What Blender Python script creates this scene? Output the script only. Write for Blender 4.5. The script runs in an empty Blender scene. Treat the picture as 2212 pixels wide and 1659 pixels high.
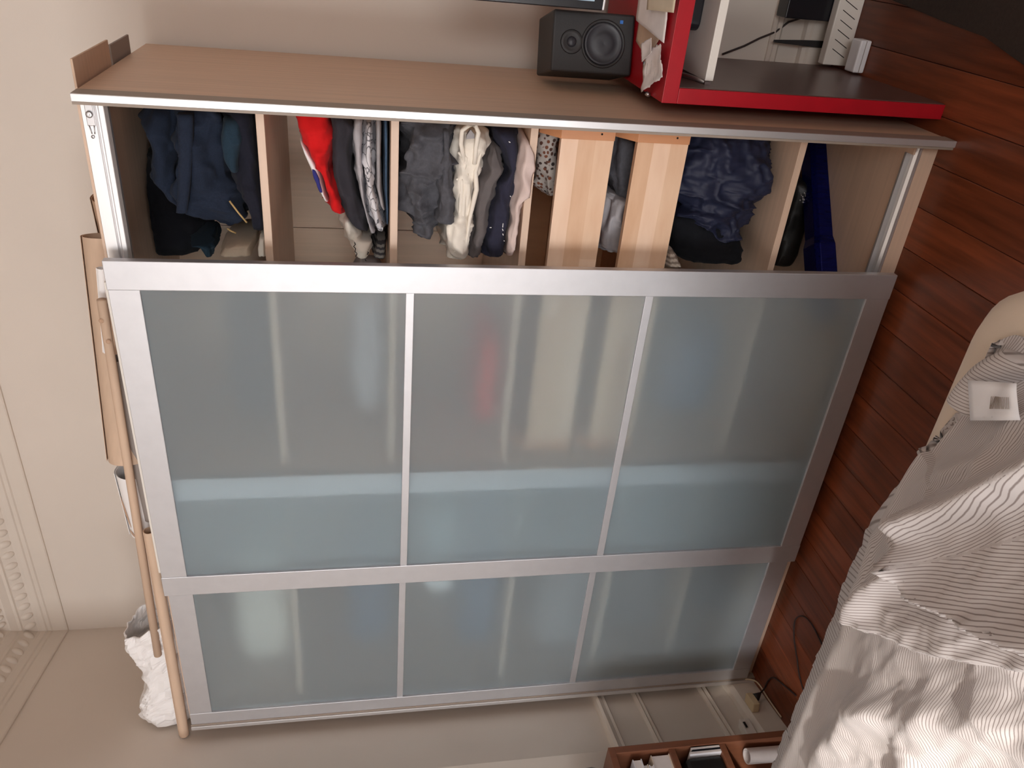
import bpy, bmesh, math, random
from mathutils import Vector, Matrix, noise
random.seed(7)
S = bpy.context.scene
COL = S.collection

# ------------------------------------------------------------------ camera, world, lights, exposure
CAM = Vector((1.7432, -1.7455, 1.4277))
RIGHT = Vector((0.8582, 0.5133, -0.0091)).normalized()
DOWN = Vector((0.0874, -0.1636, -0.9827)).normalized()
FWD = RIGHT.cross(DOWN).normalized()
RIGHT = DOWN.cross(FWD).normalized()
cam_d = bpy.data.cameras.new('camera')
cam = bpy.data.objects.new('camera', cam_d); COL.objects.link(cam)
cam_d.sensor_fit = 'HORIZONTAL'; cam_d.sensor_width = 36.0
cam_d.lens = 36.0 * 1705.16 / 2212.0
cam_d.clip_start = 0.02
# the phone was held on its side: the picture's right is the room's down
m = Matrix.Identity(4)
for i in range(3):
    m[i][0] = DOWN[i]; m[i][1] = RIGHT[i]; m[i][2] = -FWD[i]; m[i][3] = CAM[i]
cam.matrix_world = m
S.camera = cam

w = bpy.data.worlds.new('sky'); S.world = w; w.use_nodes = True
nt = w.node_tree; bg = nt.nodes['Background']
bg.inputs[0].default_value = (0.72, 0.83, 1.0, 1); bg.inputs[1].default_value = 1.0

def area(name, loc, rot, sx, sy, power, col):
    d = bpy.data.lights.new(name, 'AREA'); d.shape = 'RECTANGLE'; d.size = sx; d.size_y = sy
    d.energy = power; d.color = col
    o = bpy.data.objects.new(name, d); COL.objects.link(o)
    o.location = loc; o.rotation_euler = rot
    return o
# daylight at the two tall windows behind the camera
area('daylight_window_one', (0.15, -4.73, 1.50), (math.radians(90), 0, 0), 1.15, 2.2, 91, (1.0, 0.995, 0.99))
area('daylight_window_two', (3.1, -4.73, 1.50), (math.radians(90), 0, 0), 1.15, 2.2, 50, (1.0, 0.995, 0.99))
sd = bpy.data.lights.new('sun', 'SUN'); sd.energy = 10.5; sd.angle = math.radians(4); sd.color = (1.0, 0.94, 0.86)
sun = bpy.data.objects.new('sun', sd); COL.objects.link(sun)
sun.rotation_euler = Vector((-0.6, 0.8, -0.415)).to_track_quat('-Z', 'Y').to_euler()
S.view_settings.view_transform = 'Standard'; S.view_settings.look = 'None'
S.view_settings.gamma = 1.0; S.view_settings.use_curve_mapping = False
S.view_settings.exposure = 0.0
S.cycles.use_denoising = True
S.cycles.max_bounces = 12; S.cycles.diffuse_bounces = 6; S.cycles.transmission_bounces = 10
S.cycles.sample_clamp_indirect = 12.0

# ------------------------------------------------------------------ materials
def srgb(r, g, b):
    f = lambda c: (c/255/12.92) if c/255 <= 0.04045 else ((c/255+0.055)/1.055)**2.4
    return (f(r), f(g), f(b), 1)
def mat(name, col, rough=0.5, metal=0.0, var=0.0, vscale=8.0, stretch=(1, 1, 1), bump=0.0, bscale=60.0,
        sheen=0.0, coat=0.0, spec=0.5, rnd=0.0, col2=None, bstretch=None, detail=3.0):
    m = bpy.data.materials.new(name); m.use_nodes = True
    n = m.node_tree; N = n.nodes; L = n.links; p = N['Principled BSDF']
    p.inputs['Base Color'].default_value = col; p.inputs['Roughness'].default_value = rough
    p.inputs['Metallic'].default_value = metal; p.inputs['Specular IOR Level'].default_value = spec
    if sheen: p.inputs['Sheen Weight'].default_value = sheen; p.inputs['Sheen Roughness'].default_value = 0.5
    if coat: p.inputs['Coat Weight'].default_value = coat; p.inputs['Coat Roughness'].default_value = 0.12
    tc = N.new('ShaderNodeTexCoord')
    def nz(scale, st, det=detail):
        mp = N.new('ShaderNodeMapping'); mp.inputs['Scale'].default_value = st
        t = N.new('ShaderNodeTexNoise'); t.inputs['Scale'].default_value = scale; t.inputs['Detail'].default_value = det
        L.new(tc.outputs['Object'], mp.inputs[0]); L.new(mp.outputs[0], t.inputs['Vector']); return t, mp
    if var or rnd:
        t, mp = nz(vscale, stretch)
        r = N.new('ShaderNodeMix'); r.data_type = 'RGBA'
        c2 = col2 or tuple([max(0, c*(1-var)) for c in col[:3]] + [1])
        c1 = col if col2 else tuple([min(1, c*(1+var)) for c in col[:3]] + [1])
        r.inputs['A'].default_value = c1; r.inputs['B'].default_value = c2
        mr = N.new('ShaderNodeMapRange'); mr.inputs['From Min'].default_value = 0.3; mr.inputs['From Max'].default_value = 0.7
        L.new(t.outputs['Fac'], mr.inputs['Value']); L.new(mr.outputs[0], r.inputs['Factor'])
        out = r.outputs['Result']
        if rnd:
            oi = N.new('ShaderNodeObjectInfo'); h = N.new('ShaderNodeHueSaturation')
            q = N.new('ShaderNodeMapRange'); q.inputs['To Min'].default_value = 1-rnd; q.inputs['To Max'].default_value = 1+rnd
            L.new(oi.outputs['Random'], q.inputs['Value']); L.new(q.outputs[0], h.inputs['Value'])
            va = N.new('ShaderNodeVectorMath'); va.operation = 'ADD'
            vm = N.new('ShaderNodeVectorMath'); vm.operation = 'SCALE'; vm.inputs['Scale'].default_value = 37.0
            cx = N.new('ShaderNodeCombineXYZ')
            for k in range(3): L.new(oi.outputs['Random'], cx.inputs[k])
            L.new(cx.outputs[0], vm.inputs[0]); L.new(tc.outputs['Object'], va.inputs[0]); L.new(vm.outputs[0], va.inputs[1])
            L.new(va.outputs[0], mp.inputs[0])
            L.new(out, h.inputs['Color']); out = h.outputs['Color']
        L.new(out, p.inputs['Base Color'])
    if bump:
        t2, _ = nz(bscale, bstretch or stretch)
        b = N.new('ShaderNodeBump'); b.inputs['Strength'].default_value = bump; b.inputs['Distance'].default_value = 0.004
        L.new(t2.outputs['Fac'], b.inputs['Height']); L.new(b.outputs[0], p.inputs['Normal'])
    return m

M = {}
M['wall'] = mat('wall_paint', srgb(218, 208, 198), 0.85, var=0.02, vscale=3, bump=0.05, bscale=250)
M['moulding'] = mat('moulding_paint', srgb(217, 207, 196), 0.6, var=0.02, vscale=5)
M['ceiling'] = mat('ceiling_paint', srgb(226, 220, 211), 0.9)
M['wall_dark'] = mat('wall_paint_darkened', srgb(188, 175, 162), 0.9)  # unseen right and window walls, toned darker to cut bounced fill light
M['plank'] = mat('plank_wood', srgb(112, 56, 32), 0.34, var=0.32, vscale=6, stretch=(9, 0.6, 1), rnd=0.28, bump=0.08, bscale=40, bstretch=(8, 0.5, 1), spec=0.4)
M['underfloor'] = mat('gap_dark', srgb(38, 20, 13), 0.9)
M['oak'] = mat('oak_veneer', srgb(206, 175, 150), 0.42, var=0.07, vscale=5, stretch=(14, 14, 0.5))
M['oak_h'] = mat('oak_veneer_long', srgb(212, 184, 162), 0.42, var=0.06, vscale=5, stretch=(0.5, 14, 14))
M['alu'] = mat('brushed_aluminium', (0.63, 0.635, 0.665, 1), 0.5, metal=0.8, var=0.02, vscale=30)
M['alu_bright'] = mat('polished_aluminium', (0.74, 0.74, 0.755, 1), 0.36, metal=0.75)
M['edge_shade'] = mat('shaded_profile_side', srgb(150, 136, 124), 0.5, var=0.02)  # aluminium's side face, its weaker light put into a duller colour
M['steel'] = mat('steel', (0.55, 0.55, 0.57, 1), 0.3, metal=1.0)
M['birch'] = mat('birch_wood', srgb(232, 198, 168), 0.4, var=0.08, vscale=7, stretch=(1.0, 6, 5), col2=srgb(222, 182, 150))
M['birch_b'] = mat('birch_wood_dark', srgb(226, 188, 156), 0.4, var=0.08, vscale=7, stretch=(1.0, 6, 5), col2=srgb(214, 172, 138))
M['birch_c'] = mat('birch_wood_pale', srgb(240, 208, 182), 0.4, var=0.06, vscale=7, stretch=(1.0, 6, 5), col2=srgb(232, 196, 168))
M['birch_side'] = mat('birch_end_wood', srgb(206, 146, 104), 0.45, var=0.06, vscale=9, stretch=(4, 4, 1))
M['dark_hole'] = mat('dark_hole', srgb(30, 22, 18), 0.9)
M['red'] = mat('red_lacquer', srgb(164, 14, 30), 0.35, var=0.05, vscale=20)
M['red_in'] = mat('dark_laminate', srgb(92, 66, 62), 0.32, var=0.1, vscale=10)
M['black_plastic'] = mat('black_plastic', srgb(38, 36, 37), 0.55, var=0.05, vscale=200, bump=0.05, bscale=300)
M['black_gloss'] = mat('black_gloss', srgb(20, 20, 26), 0.25)
M['cone'] = mat('speaker_cone', srgb(44, 44, 50), 0.45)
M['screen'] = bpy.data.materials.new('screen_glow'); M['screen'].use_nodes = True
_p = M['screen'].node_tree.nodes['Principled BSDF']; _p.inputs['Base Color'].default_value = srgb(60, 70, 80)
_p.inputs['Emission Color'].default_value = srgb(170, 190, 205); _p.inputs['Emission Strength'].default_value = 0.75
M['led'] = bpy.data.materials.new('blue_led'); M['led'].use_nodes = True
_p = M['led'].node_tree.nodes['Principled BSDF']; _p.inputs['Base Color'].default_value = srgb(20, 60, 120)
_p.inputs['Emission Color'].default_value = srgb(60, 120, 190); _p.inputs['Emission Strength'].default_value = 0.35
M['paper'] = mat('paper', srgb(226, 218, 216), 0.8, var=0.03, vscale=40)
M['paper_cream'] = mat('cream_paper', srgb(212, 196, 172), 0.8, var=0.03, vscale=40)
M['kraft'] = mat('kraft_paper', srgb(204, 177, 154), 0.75, var=0.05, vscale=20, stretch=(0.3, 4, 4))
M['kraft_dark'] = mat('kraft_paper_dark', srgb(178, 146, 122), 0.75, var=0.05, vscale=20)
M['card'] = mat('grey_card', srgb(150, 140, 134), 0.8)
M['white_paper'] = mat('white_paper', srgb(238, 236, 236), 0.7, var=0.02, vscale=20)
M['white_plastic'] = mat('white_plastic', srgb(236, 236, 240), 0.5, var=0.02, vscale=14)
M['cream_plastic'] = mat('cream_plastic', srgb(214, 194, 158), 0.5)
M['tray'] = mat('white_melamine', srgb(226, 220, 212), 0.45)
M['sheet'] = mat('fitted_sheet', srgb(214, 198, 180), 0.9, var=0.02, vscale=6, bump=0.05, bscale=500, sheen=0.2)
M['base_fabric'] = mat('bed_base_fabric', srgb(120, 104, 92), 0.9)
M['book_wood'] = mat('reddish_wood', srgb(122, 76, 54), 0.45, var=0.14, vscale=8, stretch=(8, 8, 0.8))
M['cable'] = mat('dark_cable', srgb(48, 34, 32), 0.6)
M['cable_tan'] = mat('tan_cable', srgb(206, 186, 160), 0.6)
M['rug'] = mat('dark_rug', srgb(44, 32, 26), 0.95, var=0.2, vscale=120, bump=0.3, bscale=400)

def cloth(name, col, var=0.08, vs=40, bs=700, bump=0.25, sheen=0.03, rough=0.95):
    return mat(name, col, rough, var=var, vscale=vs, bump=bump, bscale=bs, sheen=sheen, spec=0.2)
M['denim'] = cloth('dark_denim', srgb(34, 42, 58), 0.14, 300)
M['denim_b'] = cloth('black_denim', srgb(32, 33, 44), 0.12, 300)
M['denim_c'] = cloth('teal_denim', srgb(36, 54, 68), 0.12, 260)
M['stitch'] = cloth('tan_stitching', srgb(190, 160, 110), 0.05)
M['c_red'] = cloth('red_jersey', srgb(206, 28, 30), 0.06)
M['c_black'] = cloth('black_jersey', srgb(40, 38, 42), 0.08)
M['c_char'] = cloth('charcoal_jersey', srgb(54, 52, 58), 0.08)
M['c_grey'] = cloth('grey_jersey', srgb(160, 156, 158), 0.05)
M['c_blue'] = cloth('slate_blue_jersey', srgb(76, 98, 124), 0.06)
M['c_dgrey'] = cloth('dark_grey_knit', srgb(84, 84, 90), 0.12, 120, 500)
M['c_ivory'] = cloth('ivory_cotton', srgb(236, 228, 216), 0.03)
M['c_taupe'] = cloth('taupe_jersey', srgb(104, 98, 98), 0.06)
M['c_navy'] = cloth('navy_jersey', srgb(48, 48, 64), 0.06)
M['c_beige'] = cloth('beige_pink_cotton', srgb(214, 194, 188), 0.03)
M['c_navy2'] = mat('navy_nylon', srgb(36, 40, 62), 0.55, var=0.06, vscale=30, spec=0.3)
M['c_blk2'] = cloth('black_fleece', srgb(22, 23, 28), 0.1)
M['c_lgrey'] = cloth('light_grey_cotton', srgb(176, 172, 176), 0.05)
M['c_khaki'] = cloth('khaki_cotton', srgb(190, 172, 152), 0.05)
M['bagblack'] = mat('black_leather', srgb(22, 19, 18), 0.45, bump=0.2, bscale=120)
M['bluefoil'] = mat('blue_metallic', srgb(14, 20, 96), 0.22, metal=0.6, var=0.4, vscale=24, stretch=(8, 8, 1))

def pattern_mat(name, base, kind, ink):
    """printed cloth: flat print only"""
    m = bpy.data.materials.new(name); m.use_nodes = True
    N = m.node_tree.nodes; L = m.node_tree.links; p = N['Principled BSDF']; p.inputs['Roughness'].default_value = 0.9
    tc = N.new('ShaderNodeTexCoord'); mp = N.new('ShaderNodeMapping'); L.new(tc.outputs['Object'], mp.inputs[0])
    r = N.new('ShaderNodeValToRGB'); mx = N.new('ShaderNodeMix'); mx.data_type = 'RGBA'
    mx.inputs['A'].default_value = base; mx.inputs['B'].default_value = ink
    if kind == 'spots':
        v = N.new('ShaderNodeTexVoronoi'); v.inputs['Scale'].default_value = 85; L.new(mp.outputs[0], v.inputs['Vector'])
        r.color_ramp.elements[0].position = 0.36; r.color_ramp.elements[0].color = (1, 1, 1, 1)
        r.color_ramp.elements[1].position = 0.44; r.color_ramp.elements[1].color = (0, 0, 0, 1)
        L.new(v.outputs['Distance'], r.inputs['Fac'])
        hue = N.new('ShaderNodeMix'); hue.data_type = 'RGBA'; hue.inputs['A'].default_value = srgb(40, 40, 42); hue.inputs['B'].default_value = srgb(120, 70, 48)
        sp = N.new('ShaderNodeSeparateColor'); L.new(v.outputs['Color'], sp.inputs[0]); L.new(sp.outputs[0], hue.inputs['Factor'])
        L.new(hue.outputs['Result'], mx.inputs['B'])
    elif kind == 'sketch':
        mp.inputs['Scale'].default_value = (1.0, 1.0, 1.6)
        v = N.new('ShaderNodeTexVoronoi'); v.feature = 'DISTANCE_TO_EDGE'; v.inputs['Scale'].default_value = 30
        nz = N.new('ShaderNodeTexNoise'); nz.inputs['Scale'].default_value = 18; L.new(mp.outputs[0], nz.inputs['Vector'])
        ad = N.new('ShaderNodeVectorMath'); ad.operation = 'ADD'
        sc = N.new('ShaderNodeVectorMath'); sc.operation = 'SCALE'; sc.inputs['Scale'].default_value = 0.08
        L.new(nz.outputs['Color'], sc.inputs[0]); L.new(mp.outputs[0], ad.inputs[0]); L.new(sc.outputs[0], ad.inputs[1])
        L.new(ad.outputs[0], v.inputs['Vector'])
        r.color_ramp.elements[0].position = 0.02; r.color_ramp.elements[0].color = (0.85, 0.85, 0.85, 1)
        r.color_ramp.elements[1].position = 0.05; r.color_ramp.elements[1].color = (0, 0, 0, 1)
        L.new(v.outputs['Distance'], r.inputs['Fac'])
    elif kind == 'stripes':
        wv = N.new('ShaderNodeTexWave'); wv.inputs['Scale'].default_value = 22; wv.bands_direction = 'X'; wv.inputs['Distortion'].default_value = 1.5
        L.new(mp.outputs[0], wv.inputs['Vector'])
        r.color_ramp.elements[0].position = 0.45; r.color_ramp.elements[1].position = 0.6; L.new(wv.outputs['Fac'], r.inputs['Fac'])
    L.new(r.outputs['Color'], mx.inputs['Factor']); L.new(mx.outputs['Result'], p.inputs['Base Color'])
    return m
M['spots'] = pattern_mat('spotted_print', srgb(176, 168, 162), 'spots', srgb(50, 44, 42))
M['sketch'] = pattern_mat('sketch_print', srgb(214, 212, 216), 'sketch', srgb(70, 70, 78))
M['stripe_cloth'] = pattern_mat('beige_stripe_print', srgb(206, 192, 178), 'stripes', srgb(150, 134, 122))
M['stripe_dark'] = pattern_mat('dark_stripe_print', srgb(120, 116, 112), 'stripes', srgb(52, 50, 54))

# frosted glass: a milky body, soft see-through, a smooth outer skin
g = bpy.data.materials.new('frosted_glass'); g.use_nodes = True
N = g.node_tree.nodes; L = g.node_tree.links
for n_ in list(N):
    if n_.type != 'OUTPUT_MATERIAL': N.remove(n_)
out = N['Material Output']
rf = N.new('ShaderNodeBsdfRefraction'); rf.inputs['Color'].default_value = (0.92, 0.97, 0.98, 1); rf.inputs['Roughness'].default_value = 0.46; rf.inputs['IOR'].default_value = 1.22
tl = N.new('ShaderNodeBsdfTranslucent'); tl.inputs['Color'].default_value = (0.80, 0.90, 0.96, 1)
df = N.new('ShaderNodeBsdfDiffuse'); df.inputs['Color'].default_value = (0.70, 0.79, 0.85, 1)
gl = N.new('ShaderNodeBsdfGlossy'); gl.inputs['Roughness'].default_value = 0.03
m1 = N.new('ShaderNodeMixShader'); m1.inputs[0].default_value = 0.5
m2 = N.new('ShaderNodeMixShader'); m2.inputs[0].default_value = 0.30
m3 = N.new('ShaderNodeMixShader'); fr = N.new('ShaderNodeFresnel'); fr.inputs['IOR'].default_value = 1.3
L.new(tl.outputs[0], m1.inputs[1]); L.new(df.outputs[0], m1.inputs[2])
L.new(rf.outputs[0], m2.inputs[1]); L.new(m1.outputs[0], m2.inputs[2])
L.new(fr.outputs[0], m3.inputs[0]); L.new(m2.outputs[0], m3.inputs[1]); L.new(gl.outputs[0], m3.inputs[2])
L.new(m3.outputs[0], out.inputs['Surface'])
M['glass'] = g
g2 = bpy.data.materials.new('window_glass'); g2.use_nodes = True
N = g2.node_tree.nodes; L = g2.node_tree.links
tr_ = N.new('ShaderNodeBsdfTransparent'); gy = N.new('ShaderNodeBsdfGlossy'); gy.inputs['Roughness'].default_value = 0.02
mxg = N.new('ShaderNodeMixShader'); mxg.inputs[0].default_value = 0.06
L.new(tr_.outputs[0], mxg.inputs[1]); L.new(gy.outputs[0], mxg.inputs[2]); L.new(mxg.outputs[0], N['Material Output'].inputs['Surface'])
N.remove(N['Principled BSDF'])
M['window_glass'] = g2

# ------------------------------------------------------------------ builders
def smooth(o):
    for p in o.data.polygons: p.use_smooth = True
def world(o):
    v = Vector(o.location); q = o.parent
    while q: v = v + Vector(q.location); q = q.parent
    return v
def thing(name, loc, label, cat, group=None):
    o = bpy.data.objects.new(name, None); COL.objects.link(o); o.location = loc
    o.empty_display_size = 0.05
    o['label'] = label; o['category'] = cat
    if group: o['group'] = group
    return o
def tag(o, label, cat, group=None):
    o['label'] = label; o['category'] = cat
    if group: o['group'] = group
    return o
class MB:
    def __init__(s): s.v = []; s.f = []; s.sm = []; s.uv = None
    def box(s, x0, x1, y0, y1, z0, z1):
        b = len(s.v)
        s.v += [(x0,y0,z0),(x1,y0,z0),(x1,y1,z0),(x0,y1,z0),(x0,y0,z1),(x1,y0,z1),(x1,y1,z1),(x0,y1,z1)]
        for f in [(0,3,2,1),(4,5,6,7),(0,1,5,4),(1,2,6,5),(2,3,7,6),(3,0,4,7)]: s.f.append(tuple(b+i for i in f))
        return s
    def prism(s, pts, a0, a1, axis):
        """polygon pts (2-D) extruded along axis between a0 and a1"""
        def mk(p, a):
            return {'x': (a, p[0], p[1]), 'y': (p[0], a, p[1]), 'z': (p[0], p[1], a)}[axis]
        b = len(s.v); n = len(pts)
        s.v += [mk(p, a0) for p in pts] + [mk(p, a1) for p in pts]
        s.f.append(tuple(b+i for i in reversed(range(n)))); s.f.append(tuple(b+n+i for i in range(n)))
        for i in range(n): j = (i+1) % n; s.f.append((b+i, b+j, b+n+j, b+n+i))
        return s
    def ring(s, rings, cap=True, closed=True):
        """loft of rings of equal point count"""
        b = len(s.v); n = len(rings[0])
        for r in rings: s.v += [tuple(p) for p in r]
        for i in range(len(rings)-1):
            for k in range(n if closed else n-1):
                j = (k+1) % n
                s.f.append((b+i*n+k, b+i*n+j, b+(i+1)*n+j, b+(i+1)*n+k))
        if cap and closed:
            s.f.append(tuple(b+k for k in reversed(range(n)))); e = b+(len(rings)-1)*n
            s.f.append(tuple(e+k for k in range(n)))
        return s
    def tube(s, pts, r, n=10, cap=True):
        pts = [Vector(p) for p in pts]; rings = []
        up = Vector((0.13, 0.21, 0.97))
        for i, p in enumerate(pts):
            d = (pts[min(i+1, len(pts)-1)] - pts[max(i-1, 0)]).normalized()
            a = d.cross(up)
            if a.length < 1e-3: a = d.cross(Vector((1, 0, 0)))
            a.normalize(); c = d.cross(a).normalized()
            rr = r[i] if isinstance(r, (list, tuple)) else r
            rings.append([p + (a*math.cos(t) + c*math.sin(t))*rr for t in [2*math.pi*k/n for k in range(n)]])
        return s.ring(rings, cap)
    def cyl(s, p, q, r, n=24): return s.tube([p, q], r, n)
    def lathe(s, prof, org, axis, n=32):
        """prof: (radius, height along axis)"""
        ax = Vector(axis).normalized(); a = ax.cross(Vector((0.1, 0.2, 0.95))).normalized(); c = ax.cross(a)
        rings = [[Vector(org) + ax*h + (a*math.cos(t)+c*math.sin(t))*r for t in [2*math.pi*k/n for k in range(n)]] for r, h in prof]
        return s.ring(rings, True)
    def build(s, name, material, parent=None, smooth_=False, bevel=0.0, seg=2, org=None):
        if parent is not None: o0 = world(parent)
        elif org is not None: o0 = Vector(org)
        else:
            xs = [v[0] for v in s.v]; ys = [v[1] for v in s.v]; zs = [v[2] for v in s.v]
            o0 = Vector(((min(xs)+max(xs))/2, (min(ys)+max(ys))/2, min(zs)))
        me = bpy.data.meshes.new(name)
        me.from_pydata([(v[0]-o0.x, v[1]-o0.y, v[2]-o0.z) for v in s.v], [], s.f); me.update()
        bm = bmesh.new(); bm.from_mesh(me); bmesh.ops.recalc_face_normals(bm, faces=bm.faces); bm.to_mesh(me); bm.free()
        me.materials.append(material)
        o = bpy.data.objects.new(name, me); COL.objects.link(o)
        if parent is not None: o.parent = parent
        else: o.location = o0
        if smooth_:
            for p in me.polygons: p.use_smooth = True
        if bevel:
            b = o.modifiers.new('bevel', 'BEVEL'); b.width = bevel; b.segments = seg; b.limit_method = 'ANGLE'; b.angle_limit = math.radians(40)
        return o
def box(name, mt, parent, *a, bevel=0.0, seg=2, org=None): return MB().box(*a).build(name, mt, parent, bevel=bevel, seg=seg, org=org)
def struct(o): o['kind'] = 'structure'; return o
def place_copy(o, parent, loc):
    c = o.copy(); COL.objects.link(c); c.parent = parent; c.location = loc; return c
def fb(x, y, z, s=1.0, o=3):
    return noise.fractal(Vector((x*s, y*s, z*s)), 0.9, 2.0, o, noise_basis='PERLIN_ORIGINAL')
def ridge(x, y, z, s):
    return 1.0 - abs(noise.noise(Vector((x*s, y*s, z*s))))*2.0
def interp(pts, t):
    if t <= pts[0][0]: return pts[0][1]
    for (a, b), (c, d) in zip(pts, pts[1:]):
        if t <= c: return b + (d-b)*(t-a)/max(1e-9, c-a)
    return pts[-1][1]
def sm(a, b, t):
    t = max(0.0, min(1.0, (t-a)/(b-a))); return t*t*(3-2*t)

# ------------------------------------------------------------------ room shell
YW = 0.69; CEIL = 2.92
XL0 = -0.844; XLB = -0.622; YB = -0.2        # the left wall runs slightly askew up to YB, then straight
YF = -4.8; XR = 4.3
struct(MB().box(-1.0, 4.4, -5.0, 0.85, -0.10, -0.004).build('floor', M['underfloor'], org=(0, 0, 0)))
floor = bpy.data.objects['floor']
# planks, along Y, each its own piece; alike pieces share a mesh
PW = 0.111
def plank_mesh(ln):
    b = MB(); wv = PW/2 - 0.0007; c = 0.0012; h = ln/2 - 0.0007
    b.ring([[(-wv, -h, -0.02), (wv, -h, -0.02), (wv, h, -0.02), (-wv, h, -0.02)],
            [(-wv, -h, -c), (wv, -h, -c), (wv, h, -c), (-wv, h, -c)],
            [(-wv+c, -h+c, 0), (wv-c, -h+c, 0), (wv-c, h-c, 0), (-wv+c, h-c, 0)]])
    me = bpy.data.meshes.new('plank'); me.from_pydata(b.v, [], b.f); me.update(); me.materials.append(M['plank'])
    bm = bmesh.new(); bm.from_mesh(me); bmesh.ops.recalc_face_normals(bm, faces=bm.faces); bm.to_mesh(me); bm.free()
    return me
lens = [1.1, 1.5, 1.9]; pm = {l: plank_mesh(l) for l in lens}
k = -30
while 1.1345 - PW*k > -1.0:
    x = 1.1345 - PW*k; y = YW + 0.02 - random.random()*0.8 + 0.6; k += 1
    if x > XR: continue
    rr = random.Random(k*13)
    y = YW + 0.01
    first = True
    while y > YF:
        l = rr.choice(lens)
        if first: y += rr.random()*0.0; first = False
        o = bpy.data.objects.new('plank', pm[l]); COL.objects.link(o); o.parent = floor
        o.location = (x, y - l/2, 0.0); y -= l
struct(box('ceiling', M['ceiling'], None, -1.1, 4.4, -5.0, 0.9, CEIL, CEIL+0.1, org=(0, 0, CEIL)))
struct(box('wall_back', M['wall'], None, -1.0, 4.4, YW, YW+0.15, 0, CEIL, org=(0, YW, 0)))
def xl(y): return XL0 + (XLB-XL0)*(YW-y)/(YW-YB) if y > YB else XLB
struct(MB().prism([(XL0-0.0, YW+0.1), (XL0, YW), (XLB, YB), (XLB, YF-0.1), (-1.1, YF-0.1), (-1.1, YW+0.1)], 0, CEIL, 'z').build('wall_left', M['wall'], org=(XLB, 0, 0)))
struct(box('wall_right', M['wall_dark'], None, XR, XR+0.15, YF-0.1, YW+0.1, 0, CEIL, org=(XR, 0, 0)))
# window wall with two tall openings
WIN = [(-0.45, 0.75), (2.5, 3.7)]; WZ0, WZ1 = 0.35, 2.62
b = MB(); xs = [-1.0, WIN[0][0], WIN[0][1], WIN[1][0], WIN[1][1], 4.4]
for i in (0, 2, 4): b.box(xs[i], xs[i+1], YF-0.2, YF, 0, CEIL)
for a, c in WIN: b.box(a, c, YF-0.2, YF, 0, WZ0); b.box(a, c, YF-0.2, YF, WZ1, CEIL)
struct(b.build('wall_front', M['wall_dark'], org=(0, YF, 0)))
for i, (a, c) in enumerate(WIN):
    f = MB(); t = 0.05; mid = (a+c)/2; y0, y1 = YF-0.14, YF-0.08
    for q in [(a, a+t, WZ0, WZ1), (c-t, c, WZ0, WZ1), (a+t, c-t, WZ0, WZ0+t), (a+t, c-t, WZ1-t, WZ1), (mid-t, mid+t, WZ0+t, WZ1-t)]:
        f.box(q[0], q[1], y0, y1, q[2], q[3])
    wo = struct(f.build('window_%d' % (i+1), M['moulding']))
    for q0, q1 in ((a+t, mid-t), (mid+t, c-t)):
        box('pane', M['window_glass'], wo, q0, q1, YF-0.112, YF-0.108, WZ0+t, WZ1-t)

# mouldings follow the back wall and the askew left wall
DL = Vector((XLB-XL0, YB-YW, 0)).normalized(); NL = Vector((-DL.y, DL.x, 0))      # along the wall, into the room
if NL.x < 0: NL = -NL
def path_point(s, p):
    """s<0: distance along the left wall from the corner, s>0: along the back wall; p: off the wall (mitred)"""
    cb = Vector((XL0, YW, 0))
    # mitre: point at distance p from both walls
    a = NL; c = Vector((0, -1, 0))
    mi = (a + c)/(1 + a.dot(c))
    base = cb + mi*p
    return base + (Vector((1, 0, 0))*s if s > 0 else DL*(-s))
def run(name, prof, mt, s0=-0.914, s1=5.0):
    b = MB(); rings = []
    for s in (s0, 0.0, s1):
        ring_ = []
        for p, z in prof:
            v = path_point(s, p)
            ring_.append((v.x, v.y, z))
        rings.append(ring_)
    return struct(b.ring(rings).build(name, mt, org=(XL0, YW, prof[0][1])))
cornice = [(-0.02, 2.588), (0.008, 2.588), (0.011, 2.592), (0.011, 2.640), (0.016, 2.644), (0.016, 2.656), (0.021, 2.660), (0.023, 2.676),
           (0.026, 2.686), (0.050, 2.722), (0.057, 2.725), (0.057, 2.735), (0.076, 2.752), (0.078, 2.758), (0.10, 2.785), (0.108, 2.79), (0.14, 2.83), (0.2, CEIL), (-0.02, CEIL)]
co = run('trim_1', cornice, M['moulding'])
# egg-and-dart ornaments on the cornice
def ellipsoid(name, rx, ry, rz, mt, n=10, mrow=6):
    b = MB(); rings = []
    for i in range(mrow+1):
        t = math.pi*i/mrow; t = max(0.12, min(math.pi-0.12, t))
        rings.append([(rx*math.sin(t)*math.cos(u), ry*math.sin(t)*math.sin(u), rz*math.cos(t)) for u in [2*math.pi*k/n for k in range(n)]])
    b.ring(rings); me = bpy.data.meshes.new(name); me.from_pydata(b.v, [], b.f); me.update(); me.materials.append(mt)
    for p in me.polygons: p.use_smooth = True
    return me
egg = ellipsoid('egg_ornament', 0.017, 0.011, 0.022, M['moulding'])
bead = ellipsoid('bead_ornament', 0.012, 0.012, 0.016, M['moulding'], 8, 5)
corg = Vector((XL0, YW, cornice[0][1]))
for rows, me, pc, zc, step in ((0, egg, 0.036, 2.704, 0.052), (1, bead, 0.09, 2.772, 0.034)):
    for sgn, n in ((1, 22 if rows == 0 else 10), (-1, 17 if rows == 0 else 12)):
        for i in range(n):
            v = path_point(sgn*(0.03 + i*step), pc)
            o = bpy.data.objects.new(me.name.split('.')[0], me); COL.objects.link(o); o.parent = co
            o.location = (v.x-corg.x, v.y-corg.y, zc-corg.z)
            o.rotation_euler = (math.radians(35), 0, 0 if sgn > 0 else math.atan2(DL.y, DL.x)+math.pi)
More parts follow.
